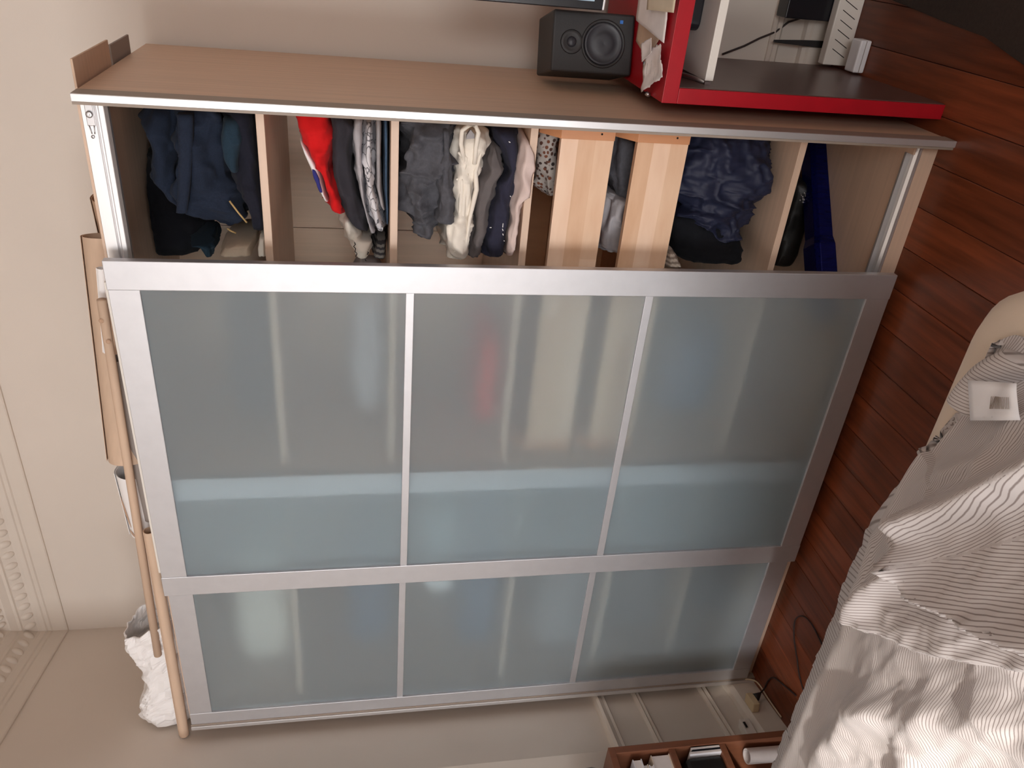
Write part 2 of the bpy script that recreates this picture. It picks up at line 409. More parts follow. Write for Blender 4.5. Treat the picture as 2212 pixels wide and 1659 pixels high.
# wainscot: dado board, rails, panel mouldings, baseboards
run('trim_2', [(-0.02, 0.10), (0.012, 0.10), (0.012, 0.60), (-0.02, 0.60)], M['moulding'])
run('trim_3', [(0.0, 0.572), (0.018, 0.574), (0.028, 0.580), (0.024, 0.588), (0.030, 0.598), (0.036, 0.606), (0.030, 0.614), (0.014, 0.618), (0.0, 0.618)], M['moulding'])
run('trim_4', [(0.005, 0.438), (0.020, 0.440), (0.026, 0.447), (0.020, 0.453), (0.028, 0.460), (0.018, 0.468), (0.005, 0.470)], M['moulding'])
run('trim_5', [(0.005, 0.176), (0.020, 0.178), (0.028, 0.186), (0.020, 0.194), (0.026, 0.202), (0.018, 0.210), (0.005, 0.212)], M['moulding'])
run('baseboard_left', [(-0.02, 0.0), (0.046, 0.0), (0.046, 0.088), (0.040, 0.094), (0.032, 0.104), (0.018, 0.108), (-0.02, 0.11)], M['moulding'], s1=0.001)
run('baseboard_back', [(-0.02, 0.0), (0.040, 0.0), (0.040, 0.088), (0.034, 0.094), (0.028, 0.104), (0.016, 0.108), (-0.02, 0.11)], M['moulding'], s0=-0.001)

# ------------------------------------------------------------------ wardrobe
WX0, WX1 = -0.63, 1.37; WM = 0.37; YC0, YC1 = 0.075, 0.67; WT = 1.995
wd = thing('wardrobe', (0.37, 0.35, 0), 'wide oak wardrobe with two frosted glass sliding doors, its right bay standing open', 'wardrobe')
T = 0.018
for i, (a, c) in enumerate(((WX0, WX0+T), (WM-T, WM), (WM, WM+T), (WX1-0.02, WX1))):
    y0 = 0.05 if i in (0, 3) else YC0
    box('side_panel', M['oak'], wd, a, c, y0, YC1, 0, WT-0.002, bevel=0.0008, seg=1)
for a, c in ((WX0+T, WM-T), (WM+T, WX1-0.02)):
    box('top_panel', M['oak_h'], wd, a, c, YC0, YC1-0.012, WT-T, WT)
    box('bottom_panel', M['oak_h'], wd, a, c, 0.11, YC1-0.012, 0.032, 0.050)
    mid = (a+c)/2
    box('back_panel', M['oak'], wd, a, mid-0.0012, YC1-0.010, YC1-0.004, 0.0, WT-T)
    box('back_panel', M['oak'], wd, mid+0.0012, c, YC1-0.010, YC1-0.004, 0.0, WT-T)
    box('plinth', M['oak_h'], wd, a, c, 0.056, 0.072, 0.0, 0.042)
SH = [1.635, 1.343, 1.022, 0.338]
for z in SH:
    box('shelf', M['oak_h'], wd, WM+T, WX1-0.02, 0.09, YC1-0.012, z, z+T, bevel=0.0008, seg=1)
for z in (1.635, 1.30, 0.95, 0.62, 0.338):
    box('shelf', M['oak_h'], wd, WX0+T, WM-T, 0.09, YC1-0.012, z, z+T, bevel=0.0008, seg=1)
# aluminium edge profiles, head rail and floor track
for a, c in ((WX1-0.020, WX1+0.002), (WX0-0.002, WX0+0.02)):
    yf = 0.0 if a > 0 else 0.022; a2, c2 = (c-0.0155, c) if a > 0 else (a, a+0.0155)
    ep = box('edge_profile', M['edge_shade'], wd, a, c, yf+0.005, 0.0495, 0.0, WT-0.004)
    box('front_cap', M['alu_bright'], ep, a2, c2, yf, yf+0.0048, 0.0, WT-0.004, bevel=0.0012)
hr = MB().prism([(0.052, 1.948), (0.060, 1.942), (0.074, 1.942), (0.074, 1.992), (0.052, 1.992), (0.052, 1.966), (0.056, 1.964), (0.056, 1.960), (0.052, 1.958)], WX0+0.02, WX1-0.02, 'x').build('head_rail', M['alu_bright'], wd, bevel=0.0008, seg=1)
hr['label'] = 'bright aluminium head rail'
box('rail_lip', M['oak_h'], wd, WX0+0.02, WX1-0.02, 0.052, 0.075, 1.992, 1.9975)
ft = MB().prism([(0.056, 0.043), (0.056, 0.048), (0.064, 0.046), (0.070, 0.052), (0.074, 0.046), (0.088, 0.046), (0.092, 0.058), (0.098, 0.058), (0.098, 0.043)], WX0+0.02, WX1-0.02, 'x').build('floor_track', M['alu_bright'], wd)
ft['label'] = 'aluminium floor track'
# screw and end stop on the head rail
rs = MB().box(1.298, 1.346, 0.0500, 0.0525, 1.968, 1.984); rs = rs.build('rail_stop', M['steel'], wd, bevel=0.002)
MB().lathe([(0.0001, 0), (0.007, 0), (0.007, 0.004), (0.004, 0.005), (0.0001, 0.004)], (1.322, 0.0500, 1.976), (0, -1, 0), 16).build('screw', M['steel'], rs, True)
MB().lathe([(0.0001, 0), (0.0035, 0), (0.0035, 0.003), (0.0001, 0.002)], (1.276, 0.052, 1.977), (0, -1, 0), 14).build('screw', M['steel'], hr, True)
MB().tube([(1.300, 0.0505, 1.981), (1.288, 0.0505, 1.979), (1.282, 0.0505, 1.978)], 0.0012, 6).build('stop_spring', M['steel'], rs, True)
MB().tube([(1.300, 0.0505, 1.971), (1.288, 0.0505, 1.972), (1.282, 0.0505, 1.9725)], 0.0012, 6).build('stop_spring', M['steel'], rs, True)
box('guide_clip', M['oak_h'], wd, 1.322, 1.349, 0.056, 0.09, 0.060, 0.066)
MB().lathe([(0.0001, 0), (0.006, 0), (0.006, 0.002), (0.0001, 0.002)], (1.323, 0.155, 0.0505), (0, 0, 1), 14).build('cover_cap', M['dark_hole'], wd)

def door(x0, x1, y0, y1, label):
    z0, z1 = 0.030, 1.990; sw = 0.070; rail = 0.0685
    fr_ = MB()
    fr_.box(x0+sw, x1-sw, y0+0.0012, y1-0.001, z1-rail, z1-0.0015)
    d = fr_.build('sliding_door', M['alu'], wd, bevel=0.0012); d['label'] = label
    box('bottom_rail', M['alu'], d, x0+sw, x1-sw, y0+0.0012, y1-0.001, z0+0.001, z0+rail, bevel=0.0012)
    for a, c in ((x0, x0+sw), (x1-sw, x1)): box('stile', M['alu'], d, a, c, y0, y1, z0, z1, bevel=0.0015)
    zs = [z0+rail, 0.699, 0.720, 1.305, 1.325, z1-rail]
    for zz in ((0.699, 0.720), (1.305, 1.325)): box('divider', M['alu'], d, x0+sw, x1-sw, y0+0.002, y1-0.004, zz[0], zz[1], bevel=0.001)
    for i in (0, 2, 4): box('glass_pane', M['glass'], d, x0+sw-0.003, x1-sw+0.003, y0+0.008, y0+0.012, zs[i]-0.002, zs[i+1]+0.002)
    return d
door(0.0, 1.02, 0.0, 0.020, 'front sliding door covering the middle of the wardrobe')
door(-0.629, 0.391, 0.029, 0.049, 'rear sliding door at the left end')
# drawers: birch front in three staves between higher sides with sloped fronts
def drawer(zb, h, x0, x1, yf=0.112, sw_=0.027):
    dr = MB()
    dr.box(x0+sw_, x1-sw_, yf+0.02, 0.62, zb+0.004, zb+0.014)
    d = dr.build('drawer', M['birch_side'], wd)
    box('drawer_back', M['birch_side'], d, x0+sw_, x1-sw_, 0.605, 0.62, zb+0.0145, zb+h+0.02)
    st = [(0.0, 0.345), (0.345, 0.68), (0.68, 1.0)]; ms = ['birch', 'birch_b', 'birch_c']
    order = [2, 1, 0] if zb < 0.7 else [2, 0, 1]
    for (a, c), q in zip(st, order):
        cut = x0 + (x1-x0)*(0.35+0.3*random.random())
        box('front_stave', M[ms[q]], d, x0+sw_, cut, yf, yf+0.018, zb+h*a, zb+h*c)
        box('front_stave', M[ms[(q+1) % 3]], d, cut, x1-sw_, yf, yf+0.018, zb+h*a, zb+h*c)
    prof = [(yf-0.006, zb), (0.62, zb), (0.62, zb+h+0.045), (yf+0.045, zb+h+0.045), (yf-0.006, zb+h+0.002)]
    for a, c in ((x0, x0+sw_), (x1-sw_, x1)): MB().prism(prof, a, c, 'x').build('drawer_side', M['birch_side'], d, bevel=0.001)
    box('runner', M['alu_bright'], d, x1, x1+0.010, yf-0.010, 0.6, zb-0.006, zb+0.002)
    box('runner', M['alu_bright'], d, x0-0.008, x0, yf-0.002, 0.6, zb-0.006, zb+0.002)
    MB().lathe([(0.0001, 0), (0.0025, 0), (0.0025, 0.001), (0.0001, 0.001)], (x1-0.012, yf-0.0062, zb+0.034), (0, -1, 0), 10).build('peg_hole', M['dark_hole'], d)
    return d
drawer(0.830, 0.130, 0.402, 1.334)
drawer(0.640, 0.130, 0.402, 1.334)

# ------------------------------------------------------------------ clothes
def onplane(px, py, yv):
    """the point of the picture (px, py) on the plane y = yv, in room metres"""
    d = RIGHT*((1659-py-829.5)/1705.16) + DOWN*((px-1106)/1705.16) + FWD
    k = (yv - CAM.y)/d.y
    return CAM + d*k
def garment(name, mt, upper, lower, y0, dep, label, cat, group=None, crop=None, wr=0.005, ws=22, nx=64, nr=44, seed=0, layers=0, ends=7.0, zoff=0.0, shelf=None, zmax=None, front=None, parent=None, ridges=0.0, aniso=0.35, sq=0.55, tilt=0.0, zmin=None):
    """a folded or heaped garment: a closed soft slab whose front outline follows upper / lower"""
    if crop:
        ox, oy, sc = crop; cv = lambda P: [(ox+a/sc, oy+c/sc) for a, c in P]; upper = cv(upper); lower = cv(lower)
    U = sorted([(onplane(a, c, y0).x, onplane(a, c, y0).z) for a, c in upper]); D = sorted([(onplane(a, c, y0).x, onplane(a, c, y0).z) for a, c in lower])
    x0 = max(min(U)[0], min(D)[0]); x1 = min(max(U)[0], max(D)[0])
    x0 = min(U)[0]*0.5 + min(D)[0]*0.5 if abs(min(U)[0]-min(D)[0]) < 0.06 else x0
    rings = []
    for i in range(nx+1):
        u = i/nx; x = x0 + (x1-x0)*u
        zt = interp(U, x)+zoff; zb_ = interp(D, x)+zoff
        if zmin is not None: zb_ = max(zb_, zmin)
        h = max(0.004, (zt-zb_)/2-0.0025); zc = (zt+zb_)/2
        e = abs(2*u-1); s = max(0.02, (1-e**ends))**(1/ends)
        yo = front(u) if front else 0.0
        r_ = []
        for k in range(nr):
            t = 2*math.pi*k/nr; cs, sn = math.cos(t), math.sin(t)
            yy = -math.copysign(abs(cs)**sq, cs); zz = math.copysign(abs(sn)**sq, sn)
            hh = h*(0.35+0.65*s)
            P = Vector((x, y0+dep/2+yo + yy*dep/2*s + tilt*zz*hh, zc + zz*hh))
            nrm = Vector((0, yy*max(0.4, abs(cs)), zz*max(0.2, abs(sn))))
            nrm = nrm.normalized() if nrm.length > 1e-6 else Vector((0, -1, 0))
            wx = P.x + 0.02*fb(P.x+seed, P.y, P.z, 14, 2); wz = P.z + 0.02*fb(P.x, P.y+seed, P.z, 13, 2)
            d = fb(P.x*aniso+seed, P.y*0.8, P.z*1.3, ws, 4)*wr*1.7
            if ridges:
                q1 = ridge(wx*aniso*1.6+seed*1.7, P.y, wz*1.5, ws*0.55); q2 = ridge(wx*aniso*1.3+wz*0.8+seed, P.y, wz-wx*0.5, ws*1.15)
                d += (abs(q1)*q1-0.25)*ridges*1.5 + (abs(q2)*q2-0.25)*ridges*0.6
            if layers and cs > 0.2:
                q = (zz+1)/2*layers + 0.25*fb(x+seed, 0, 0, 6, 2)
                d -= 0.0045*max(0, 1-abs((q % 1.0)-0.5)*-0 - 1) if False else 0
                d -= 0.005*(max(0.0, 1-min(q % 1.0, 1-(q % 1.0))*7))
            Q = P + nrm*d
            Q.x = min(Q.x, 1.3475); Q.y = min(Q.y, 0.655)
            if shelf is not None and Q.y > 0.086: Q.z = max(Q.z, shelf+0.001)
            if zmin is not None: Q.z = max(Q.z, zmin)
            if zmax is not None: Q.z = min(Q.z, zmax)
            r_.append(Q)
        rings.append(r_)
    b = MB().ring(rings)
    o = b.build(name, mt, parent, True)
    if label: tag(o, label, cat, group)
    return o
G1 = (230, 200, 4.254)     # crops are (x0, y0, scale) of the studied enlargements
jg = 'clothes on the top shelf of the open bay'
garment('folded_jeans', M['denim_b'], [(1030, 130), (1150, 800), (1200, 950), (1290, 1150), (1290, 1330)], [(1355, 130), (1400, 700), (1440, 1050), (1465, 1330)], 0.13, 0.40,
        'folded black jeans lying flat on the top shelf, under the blue ones', 'jeans', jg, G1, wr=0.006, ridges=0.010, seed=1, zmin=1.6545)
garment('folded_jeans', M['denim'], [(640, 130), (640, 300), (600, 640), (590, 960), (690, 1100), (860, 1245)], [(1030, 130), (1010, 500), (1080, 800), (1190, 960), (1290, 1180), (1180, 1260)], 0.14, 0.36,
        'dark blue jeans with a ribbed waistband facing out, top shelf', 'jeans', jg, G1, wr=0.009, ridges=0.018, seed=2, ws=20)
garment('folded_jeans', M['denim'], [(330, 130), (350, 500), (380, 800), (560, 960), (700, 1110)], [(640, 130), (640, 300), (620, 640), (640, 960), (730, 1110)], 0.20, 0.34,
        'blue jeans topmost of the pile, close under the wardrobe ceiling', 'jeans', jg, G1, wr=0.009, ridges=0.016, seed=3, ws=18)
garment('folded_trousers', M['denim_c'], [(1040, 240), (1050, 500), (1110, 740), (1150, 770)], [(1240, 260), (1245, 430), (1215, 640), (1210, 760)], 0.115, 0.16,
        'teal grey trousers tucked beside the jeans at the right of the top shelf', 'trousers', jg, G1, wr=0.004, ridges=0.004, seed=4)
# ribbed waistband and coin pocket on the middle pair
wb = bpy.data.objects['folded_jeans.001']
b = MB(); rings = []
for i in range(31):
    t = i/30; a = onplane(230+(720+40*t-70*t*t)/4.254, 200+(200+900*t)/4.254, 0.132 - 0.012*math.sin(t*math.pi))
    hw = 0.016*(1-0.3*t)
    rings.append([(a.x, a.y-0.004+0.0012*math.sin(t*150), a.z+hw), (a.x, a.y-0.008+0.0012*math.sin(t*150), a.z+hw*0.4), (a.x, a.y-0.008+0.0012*math.sin(t*150), a.z-hw*0.6), (a.x, a.y-0.003, a.z-hw), (a.x, a.y+0.02, a.z-hw), (a.x, a.y+0.02, a.z+hw)])
b.ring(rings).build('waistband', M['denim'], wb, True)
for c in ((1130, 995, 1290, 1195), (1110, 1250, 1190, 1290)):
    p0 = onplane(230+c[0]/4.254, 200+c[1]/4.254, 0.131); p1 = onplane(230+c[2]/4.254, 200+c[3]/4.254, 0.131)
    MB().tube([p0, (p0+p1)/2 + Vector((0, -0.003, 0)), p1], 0.0022, 6).build('pocket_seam', M['stitch'], wb, True)
G1b = (230, 200, 4.254)
garment('folded_shirt', M['c_khaki'], [(1160, 1400), (1050, 1440), (990, 1530)], [(1370, 1340), (1360, 1440), (1360, 1530)], 0.15, 0.2,
        'khaki folded shirt at the left end of the top shelf by the door', 'shirt', None, G1b, wr=0.004, layers=3, seed=5, zmin=1.6545)
garment('folded_shirt', M['c_ivory'], [(1385, 1340), (1370, 1440), (1370, 1530)], [(1465, 1350), (1475, 1440), (1480, 1530)], 0.13, 0.18,
        'pale cream cloth folded flat on the top shelf, next to the door edge', 'shirt', None, G1b, wr=0.004, layers=2, seed=6, zmin=1.6545)
garment('folded_sweater', M['denim_c'], [(720, 1400), (840, 1440), (900, 1530)], [(960, 1410), (980, 1450), (985, 1530)], 0.22, 0.2,
        'dark teal crumpled sweater behind the khaki shirt, top shelf', 'sweater', None, G1b, wr=0.008, ridges=0.006, seed=8)

garment('dark_coat', M['c_blk2'], [(300, 560), (270, 900), (300, 1200), (320, 1540)], [(900, 560), (900, 900), (900, 1200), (880, 1540)], 0.36, 0.28,
        'black coat filling the back of the top shelf, left of the jeans', 'coat', None, G1b, wr=0.01, ridges=0.008, seed=9, zmin=1.6545, zmax=1.968)
G2 = (600, 220, 4.608); tg = 'folded t-shirts in the stack on the second shelf'
zs2 = 1.3615
garment('folded_t_shirt', M['c_blue'], [(1040, 130), (1045, 600), (1050, 900), (1075, 1100), (1080, 1280)], [(1110, 130), (1113, 600), (1118, 1000), (1124, 1300)], 0.15, 0.36,
        'slate blue t-shirt at the bottom of the second-shelf stack', 't-shirt', tg, G2, wr=0.003, seed=11, zmin=zs2)
garment('folded_t_shirt', M['c_grey'], [(960, 130), (960, 500), (957, 850), (1005, 1050), (1060, 1160)], [(1045, 130), (1047, 600), (1052, 900), (1085, 1120)], 0.13, 0.36,
        'plain grey t-shirt rolled under the printed white one', 't-shirt', tg, G2, wr=0.003, seed=12)
garment('folded_t_shirt', M['sketch'], [(850, 230), (850, 700), (870, 950), (920, 1180), (985, 1360)], [(962, 230), (960, 500), (957, 850), (1005, 1050), (1085, 1280), (1082, 1350)], 0.125, 0.34,
        'white t-shirt with a grey ink sketch printed on it, second shelf', 't-shirt', tg, G2, wr=0.005, ridges=0.008, seed=13)
garment('folded_t_shirt', M['c_lgrey'], [(735, 150), (745, 500), (780, 760), (830, 1020), (890, 1250), (930, 1365)], [(850, 150), (850, 700), (870, 950), (920, 1180), (985, 1360)], 0.13, 0.34,
        'off white t-shirt between the black one and the sketch print', 't-shirt', tg, G2, wr=0.005, ridges=0.007, seed=14)
garment('folded_t_shirt', M['c_char'], [(500, 90), (545, 300), (540, 520), (530, 700), (560, 850), (610, 970), (655, 1170), (740, 1270), (850, 1365)], [(665, 90), (740, 270), (745, 500), (780, 760), (830, 1020), (890, 1250), (925, 1355)], 0.12, 0.36,
        'charcoal black t-shirt lying directly under the red one', 't-shirt', tg, G2, wr=0.005, ridges=0.008, layers=2, seed=15)
red = garment('folded_t_shirt', M['c_red'], [(150, 80), (205, 380), (275, 560), (345, 640), (425, 800), (470, 950), (500, 1060), (560, 1105), (645, 1165)], [(500, 80), (545, 300), (540, 520), (530, 700), (560, 850), (610, 970), (655, 1160)], 0.115, 0.38,
        'bright red t-shirt with a white and blue printed edge, topmost of the stack', 't-shirt', tg, G2, wr=0.006, ridges=0.012, seed=16)
garment('printed_hem', M['white_paper'], [(205, 385), (240, 520), (300, 660), (350, 790), (420, 930), (490, 1040)], [(225, 400), (300, 490), (365, 590), (415, 680), (470, 900), (497, 1040)], 0.122, 0.28, None, None, None, G2, wr=0.001, seed=17, parent=red, nx=40, nr=24)['label'] = 'white printed edge of the red shirt'
garment('blue_spot', mat('blue_print', srgb(44, 46, 120), 0.9), [(320, 680), (345, 760), (390, 850), (430, 920)], [(340, 655), (390, 690), (425, 780), (438, 900)], 0.116, 0.012, None, None, None, G2, wr=0.0005, seed=18, parent=red, nx=24, nr=16, ends=2.5)
for q, (tx, ty) in enumerate(((150, 100), (235, 100))):
    pass
# small pile left of the stack: white cloth with handwriting, dark striped cloth
wc = garment('folded_cloth', M['c_ivory'], [(650, 1165), (640, 1250), (700, 1440), (745, 1590)], [(735, 1165), (850, 1380), (950, 1400), (915, 1590)], 0.17, 0.26,
        'white cloth with handwriting, left of the t-shirt stack', 'cloth', None, G2, wr=0.007, ridges=0.012, seed=21)
for pts in ([(760, 1390), (772, 1420), (755, 1440), (775, 1460), (768, 1490), (790, 1510), (775, 1540)], [(880, 1450), (900, 1470), (885, 1490), (905, 1500), (890, 1520)], [(868, 1570), (880, 1585)]):
    P = [onplane(G2[0]+a/G2[2], G2[1]+c/G2[2], 0.166) for a, c in pts]
    MB().tube(P, 0.0012, 5).build('handwriting', M['dark_hole'], wc)
garment('folded_cloth', M['stripe_dark'], [(960, 1390), (940, 1500), (920, 1590)], [(1110, 1390), (1115, 1500), (1118, 1590)], 0.17, 0.26,
        'dark striped cloth beneath the white one with handwriting', 'cloth', None, G2, wr=0.004, layers=3, seed=22, zmin=zs2)

G3 = (850, 240, 4.74); pg = 'folded tops in the stack on the third shelf'; zs3 = 1.0405
garment('folded_shirt', M['c_beige'], [(1335, 270), (1320, 430), (1282, 600), (1270, 750), (1232, 950), (1215, 1150), (1172, 1300), (1155, 1560)], [(1400, 290), (1480, 450), (1508, 600), (1460, 800), (1415, 900), (1330, 985), (1300, 1250), (1280, 1400), (1262, 1565)], 0.078, 0.40,
        'beige pink shirt at the bottom of the stack, drooping over the shelf edge', 'shirt', pg, G3, wr=0.004, ridges=0.008, seed=31, shelf=1.0405)
garment('folded_shirt', M['c_navy'], [(1040, 210), (1100, 420), (1190, 625), (1100, 750), (1000, 1000), (965, 1180), (945, 1400), (920, 1560)], [(1338, 210), (1320, 430), (1282, 600), (1270, 750), (1232, 950), (1215, 1150), (1172, 1300), (1155, 1560)], 0.10, 0.38,
        'dark navy sweatshirt with pale flecks, above the beige shirt', 'shirt', pg, G3, wr=0.004, ridges=0.009, seed=32, zmin=1.0415)
nv = bpy.data.objects['folded_shirt.003'] if 'folded_shirt.003' in bpy.data.objects else None
for pts in ([(1180, 312), (1196, 322)], [(1194, 868), (1202, 878)], [(1122, 1150), (1118, 1190)], [(1115, 1205), (1122, 1225)], [(1118, 1255), (1124, 1272)], [(985, 1192), (1003, 1192)], [(1130, 1325), (1136, 1332)], [(1112, 135), (1118, 140)]):
    P = [onplane(G3[0]+a/G3[2], G3[1]+c/G3[2], 0.0965) for a, c in pts]
    MB().tube(P, 0.0011, 5).build('pale_fleck', M['white_paper'], nv)
garment('folded_shirt', M['c_taupe'], [(1035, 380), (960, 500), (940, 640), (870, 750), (840, 900), (830, 1030), (812, 1250), (770, 1560)], [(1060, 380), (1120, 480), (1190, 625), (1100, 750), (1000, 1000), (968, 1180), (948, 1400), (910, 1565)], 0.095, 0.34,
        'taupe grey t-shirt folded between the ivory and the navy tops', 'shirt', pg, G3, wr=0.005, ridges=0.010, layers=2, seed=33)
iv = garment('folded_shirt', M['c_ivory'], [(680, 190), (600, 350), (580, 550), (605, 800), (620, 1050), (520, 1190), (510, 1400), (560, 1565)], [(890, 190), (1015, 270), (1033, 380), (940, 520), (940, 640), (870, 750), (842, 900), (832, 1030), (812, 1250), (760, 1565)], 0.088, 0.34,
        'crumpled ivory shirt with its cuff standing open, middle of the third-shelf stack', 'shirt', pg, G3, wr=0.007, ridges=0.011, ws=26, seed=34, nx=110, nr=60, aniso=0.25)
P = [onplane(G3[0]+a/G3[2], G3[1]+c/G3[2], yv) for a, c, yv in ((730, 540, .088), (690, 330, .078), (700, 200, .074), (760, 150, .074), (840, 150, .074), (870, 220, .074), (845, 360, .076), (830, 540, .086))]
MB().tube(P, 0.0055, 8).build('open_cuff', M['c_ivory'], iv, True)
P = [onplane(G3[0]+a/G3[2], G3[1]+c/G3[2], 0.089) for a, c in ((720, 560), (730, 400), (750, 250), (790, 190), (830, 240), (830, 400), (800, 560))]
fc = MB(); fc.v = [tuple(p) for p in P] + [tuple(p + Vector((0, 0.012, 0))) for p in P]; n_ = len(P)
fc.f = [tuple(range(n_)), tuple(reversed(range(n_, 2*n_)))] + [(i, (i+1) % n_, n_+(i+1) % n_, n_+i) for i in range(n_)]
fc.build('cuff_lining', M['c_grey'], iv)
for fold in ([(660, 420), (740, 480), (720, 640)], [(640, 700), (700, 690), (690, 900), (660, 1200)], [(900, 420), (840, 620), (850, 800), (780, 1100), (740, 1400)], [(760, 640), (720, 900), (700, 1200), (620, 1420)], [(620, 1440), (700, 1380), (740, 1500)]):
    P = [onplane(G3[0]+a/G3[2], G3[1]+c/G3[2], 0.087) for a, c in fold]
    Q = []
    for a, c in zip(P, P[1:]):
        for t in range(6): Q.append(a.lerp(c, t/6))
    MB().tube(Q, [0.002 + 0.004*math.sin(math.pi*(i+0.5)/len(Q)) for i in range(len(Q))], 8).build('crease', M['c_ivory'], iv, True)
dg = garment('folded_sweater', M['c_dgrey'], [(180, 80), (120, 350), (92, 600), (92, 900), (105, 1080), (190, 1140), (230, 1200), (320, 1380)], [(690, 80), (610, 340), (582, 550), (600, 750), (620, 950), (615, 1150), (520, 1180), (490, 1300), (400, 1370)], 0.085, 0.36,
        'thick dark grey sweater heaped on top of the third-shelf stack', 'sweater', None, G3, zmax=1.340, wr=0.010, ridges=0.024, ws=20, seed=35, nx=100, nr=60, aniso=0.5)
garment('sleeve', M['c_dgrey'], [(500, 200), (500, 560), (470, 830), (460, 1100), (480, 1170)], [(610, 200), (585, 560), (600, 830), (618, 1000), (612, 1180)], 0.072, 0.10, None, None, None, G3, wr=0.006, ridges=0.010, seed=36, parent=dg)
garment('folded_sweater', M['c_blk2'], [(900, 120), (1010, 200), (1040, 300)], [(1390, 120), (1345, 200), (1340, 300)], 0.24, 0.25,
        'black sweater pushed to the back right of the third shelf', 'sweater', None, G3, wr=0.006, ridges=0.005, seed=37, zmin=1.0415)

G4 = (1140, 260, 5.03)
garment('spotted_pyjamas', M['spots'], [(125, 60), (105, 300), (140, 520), (170, 700), (215, 880)], [(420, 60), (400, 300), (390, 520), (380, 700), (370, 880)], 0.19, 0.28,
        'white cloth with dark and brown spots inside the upper drawer', 'pyjamas', None, G4, wr=0.010, ridges=0.012, seed=41, ws=14, zmax=1.018)
garment('folded_cloth', M['c_dgrey'], [(960, 190), (930, 450), (920, 620), (980, 760), (1010, 960)], [(1230, 190), (1230, 450), (1220, 620), (1200, 760), (1180, 960)], 0.20, 0.26,
        'dark grey cloth at the right inside the lower drawer', 'cloth', None, G4, wr=0.008, ridges=0.008, seed=42)
garment('folded_cloth', M['c_lgrey'], [(960, 790), (870, 950), (810, 1150), (780, 1330), (850, 1480)], [(1200, 860), (1190, 950), (1150, 1150), (1120, 1330), (1080, 1480)], 0.18, 0.24,
        'pale grey cloth spilling up in the middle of the lower drawer', 'cloth', None, G4, wr=0.009, ridges=0.011, seed=43, nx=90, nr=56)

G6 = (1440, 270, 5.03)
garment('nylon_jacket', M['c_navy2'], [(300, 90), (240, 400), (170, 760), (120, 1010), (330, 980), (490, 1180), (560, 1320)], [(1345, 90), (1362, 300), (1335, 600), (1220, 760), (1105, 850), (1100, 890), (1030, 950), (1015, 1050), (930, 1170), (800, 1280), (700, 1330)], 0.12, 0.40,
        'navy blue nylon jacket bunched up on the shelf below the drawers', 'jacket', None, G6, wr=0.010, ridges=0.021, ws=14, seed=51, nx=170, nr=120, aniso=0.8, sq=0.7, zmax=0.628, zmin=0.357)
garment('fleece_top', M['c_blk2'], [(115, 1010), (75, 1250), (100, 1420), (200, 1560)], [(640, 1010), (900, 1280), (918, 1400), (925, 1560)], 0.15, 0.38,
        'black fleece top left of the navy jacket, by the door edge', 'sweater', None, G6, wr=0.008, ridges=0.006, seed=52, zmin=0.357, zmax=0.628)
garment('folded_cloth', M['stripe_cloth'], [(20, 1380), (10, 1480), (0, 1580)], [(100, 1380), (160, 1480), (230, 1580)], 0.12, 0.2,
        'beige striped cloth poking out left of the black fleece', 'cloth', None, G6, wr=0.004, layers=3, seed=53)

# black handbag with a glittering clasp, blue metallic box on the wardrobe floor
G7 = (1650, 290, 5.35)
hb = garment('handbag', M['bagblack'], [(380, 530), (335, 640), (210, 1100), (95, 1570)], [(575, 560), (580, 900), (570, 1200), (455, 1570)], 0.43, 0.20,
        'black leather handbag with a small glittering clasp on the wardrobe floor', 'handbag', None, G7, wr=0.004, ridges=0.004, seed=61, zmin=0.0505, zmax=0.335)
gb = MB()
for i in range(16):
    c = onplane(1650+(455+random.uniform(-40, 40))/5.35, 290+(745+random.uniform(-70, 60))/5.35, 0.424)
    r = random.uniform(0.0012, 0.0030); gb.lathe([(0.0001, 0), (r, 0), (r*0.6, r), (0.0001, r)], c, (0.15, -1, 0.1), 6)
gb.build('clasp', mat('silver_clasp', (0.95, 0.93, 0.88, 1), 0.2, metal=0.6), hb)
bb = MB(); rings = []
ba, be_ = Vector((0.82, 0.142, 0)), Vector((1.330, 0.522, 0)); bdv = (be_-ba).normalized(); bnv = Vector((-bdv.y, bdv.x, 0))
for t, z1, o in ((0.0, 0.112, 0.0), (0.36, 0.112, 0.0), (0.40, 0.104, 0.010), (0.9, 0.098, 0.012), (1.0, 0.096, 0.012)):
    p0 = ba.lerp(be_, t)
    rings.append([tuple(p0+bnv*q+Vector((0, 0, z))) for q, z in ((o, 0.0505), (o, z1-0.012), (o+0.012, z1), (0.075, z1), (0.082, 0.0505))])
bb = bb.ring(rings).build('metallic_box', M['bluefoil'], None, bevel=0.002)
tag(bb, 'long dark blue metallic box lying askew on the wardrobe floor', 'box')

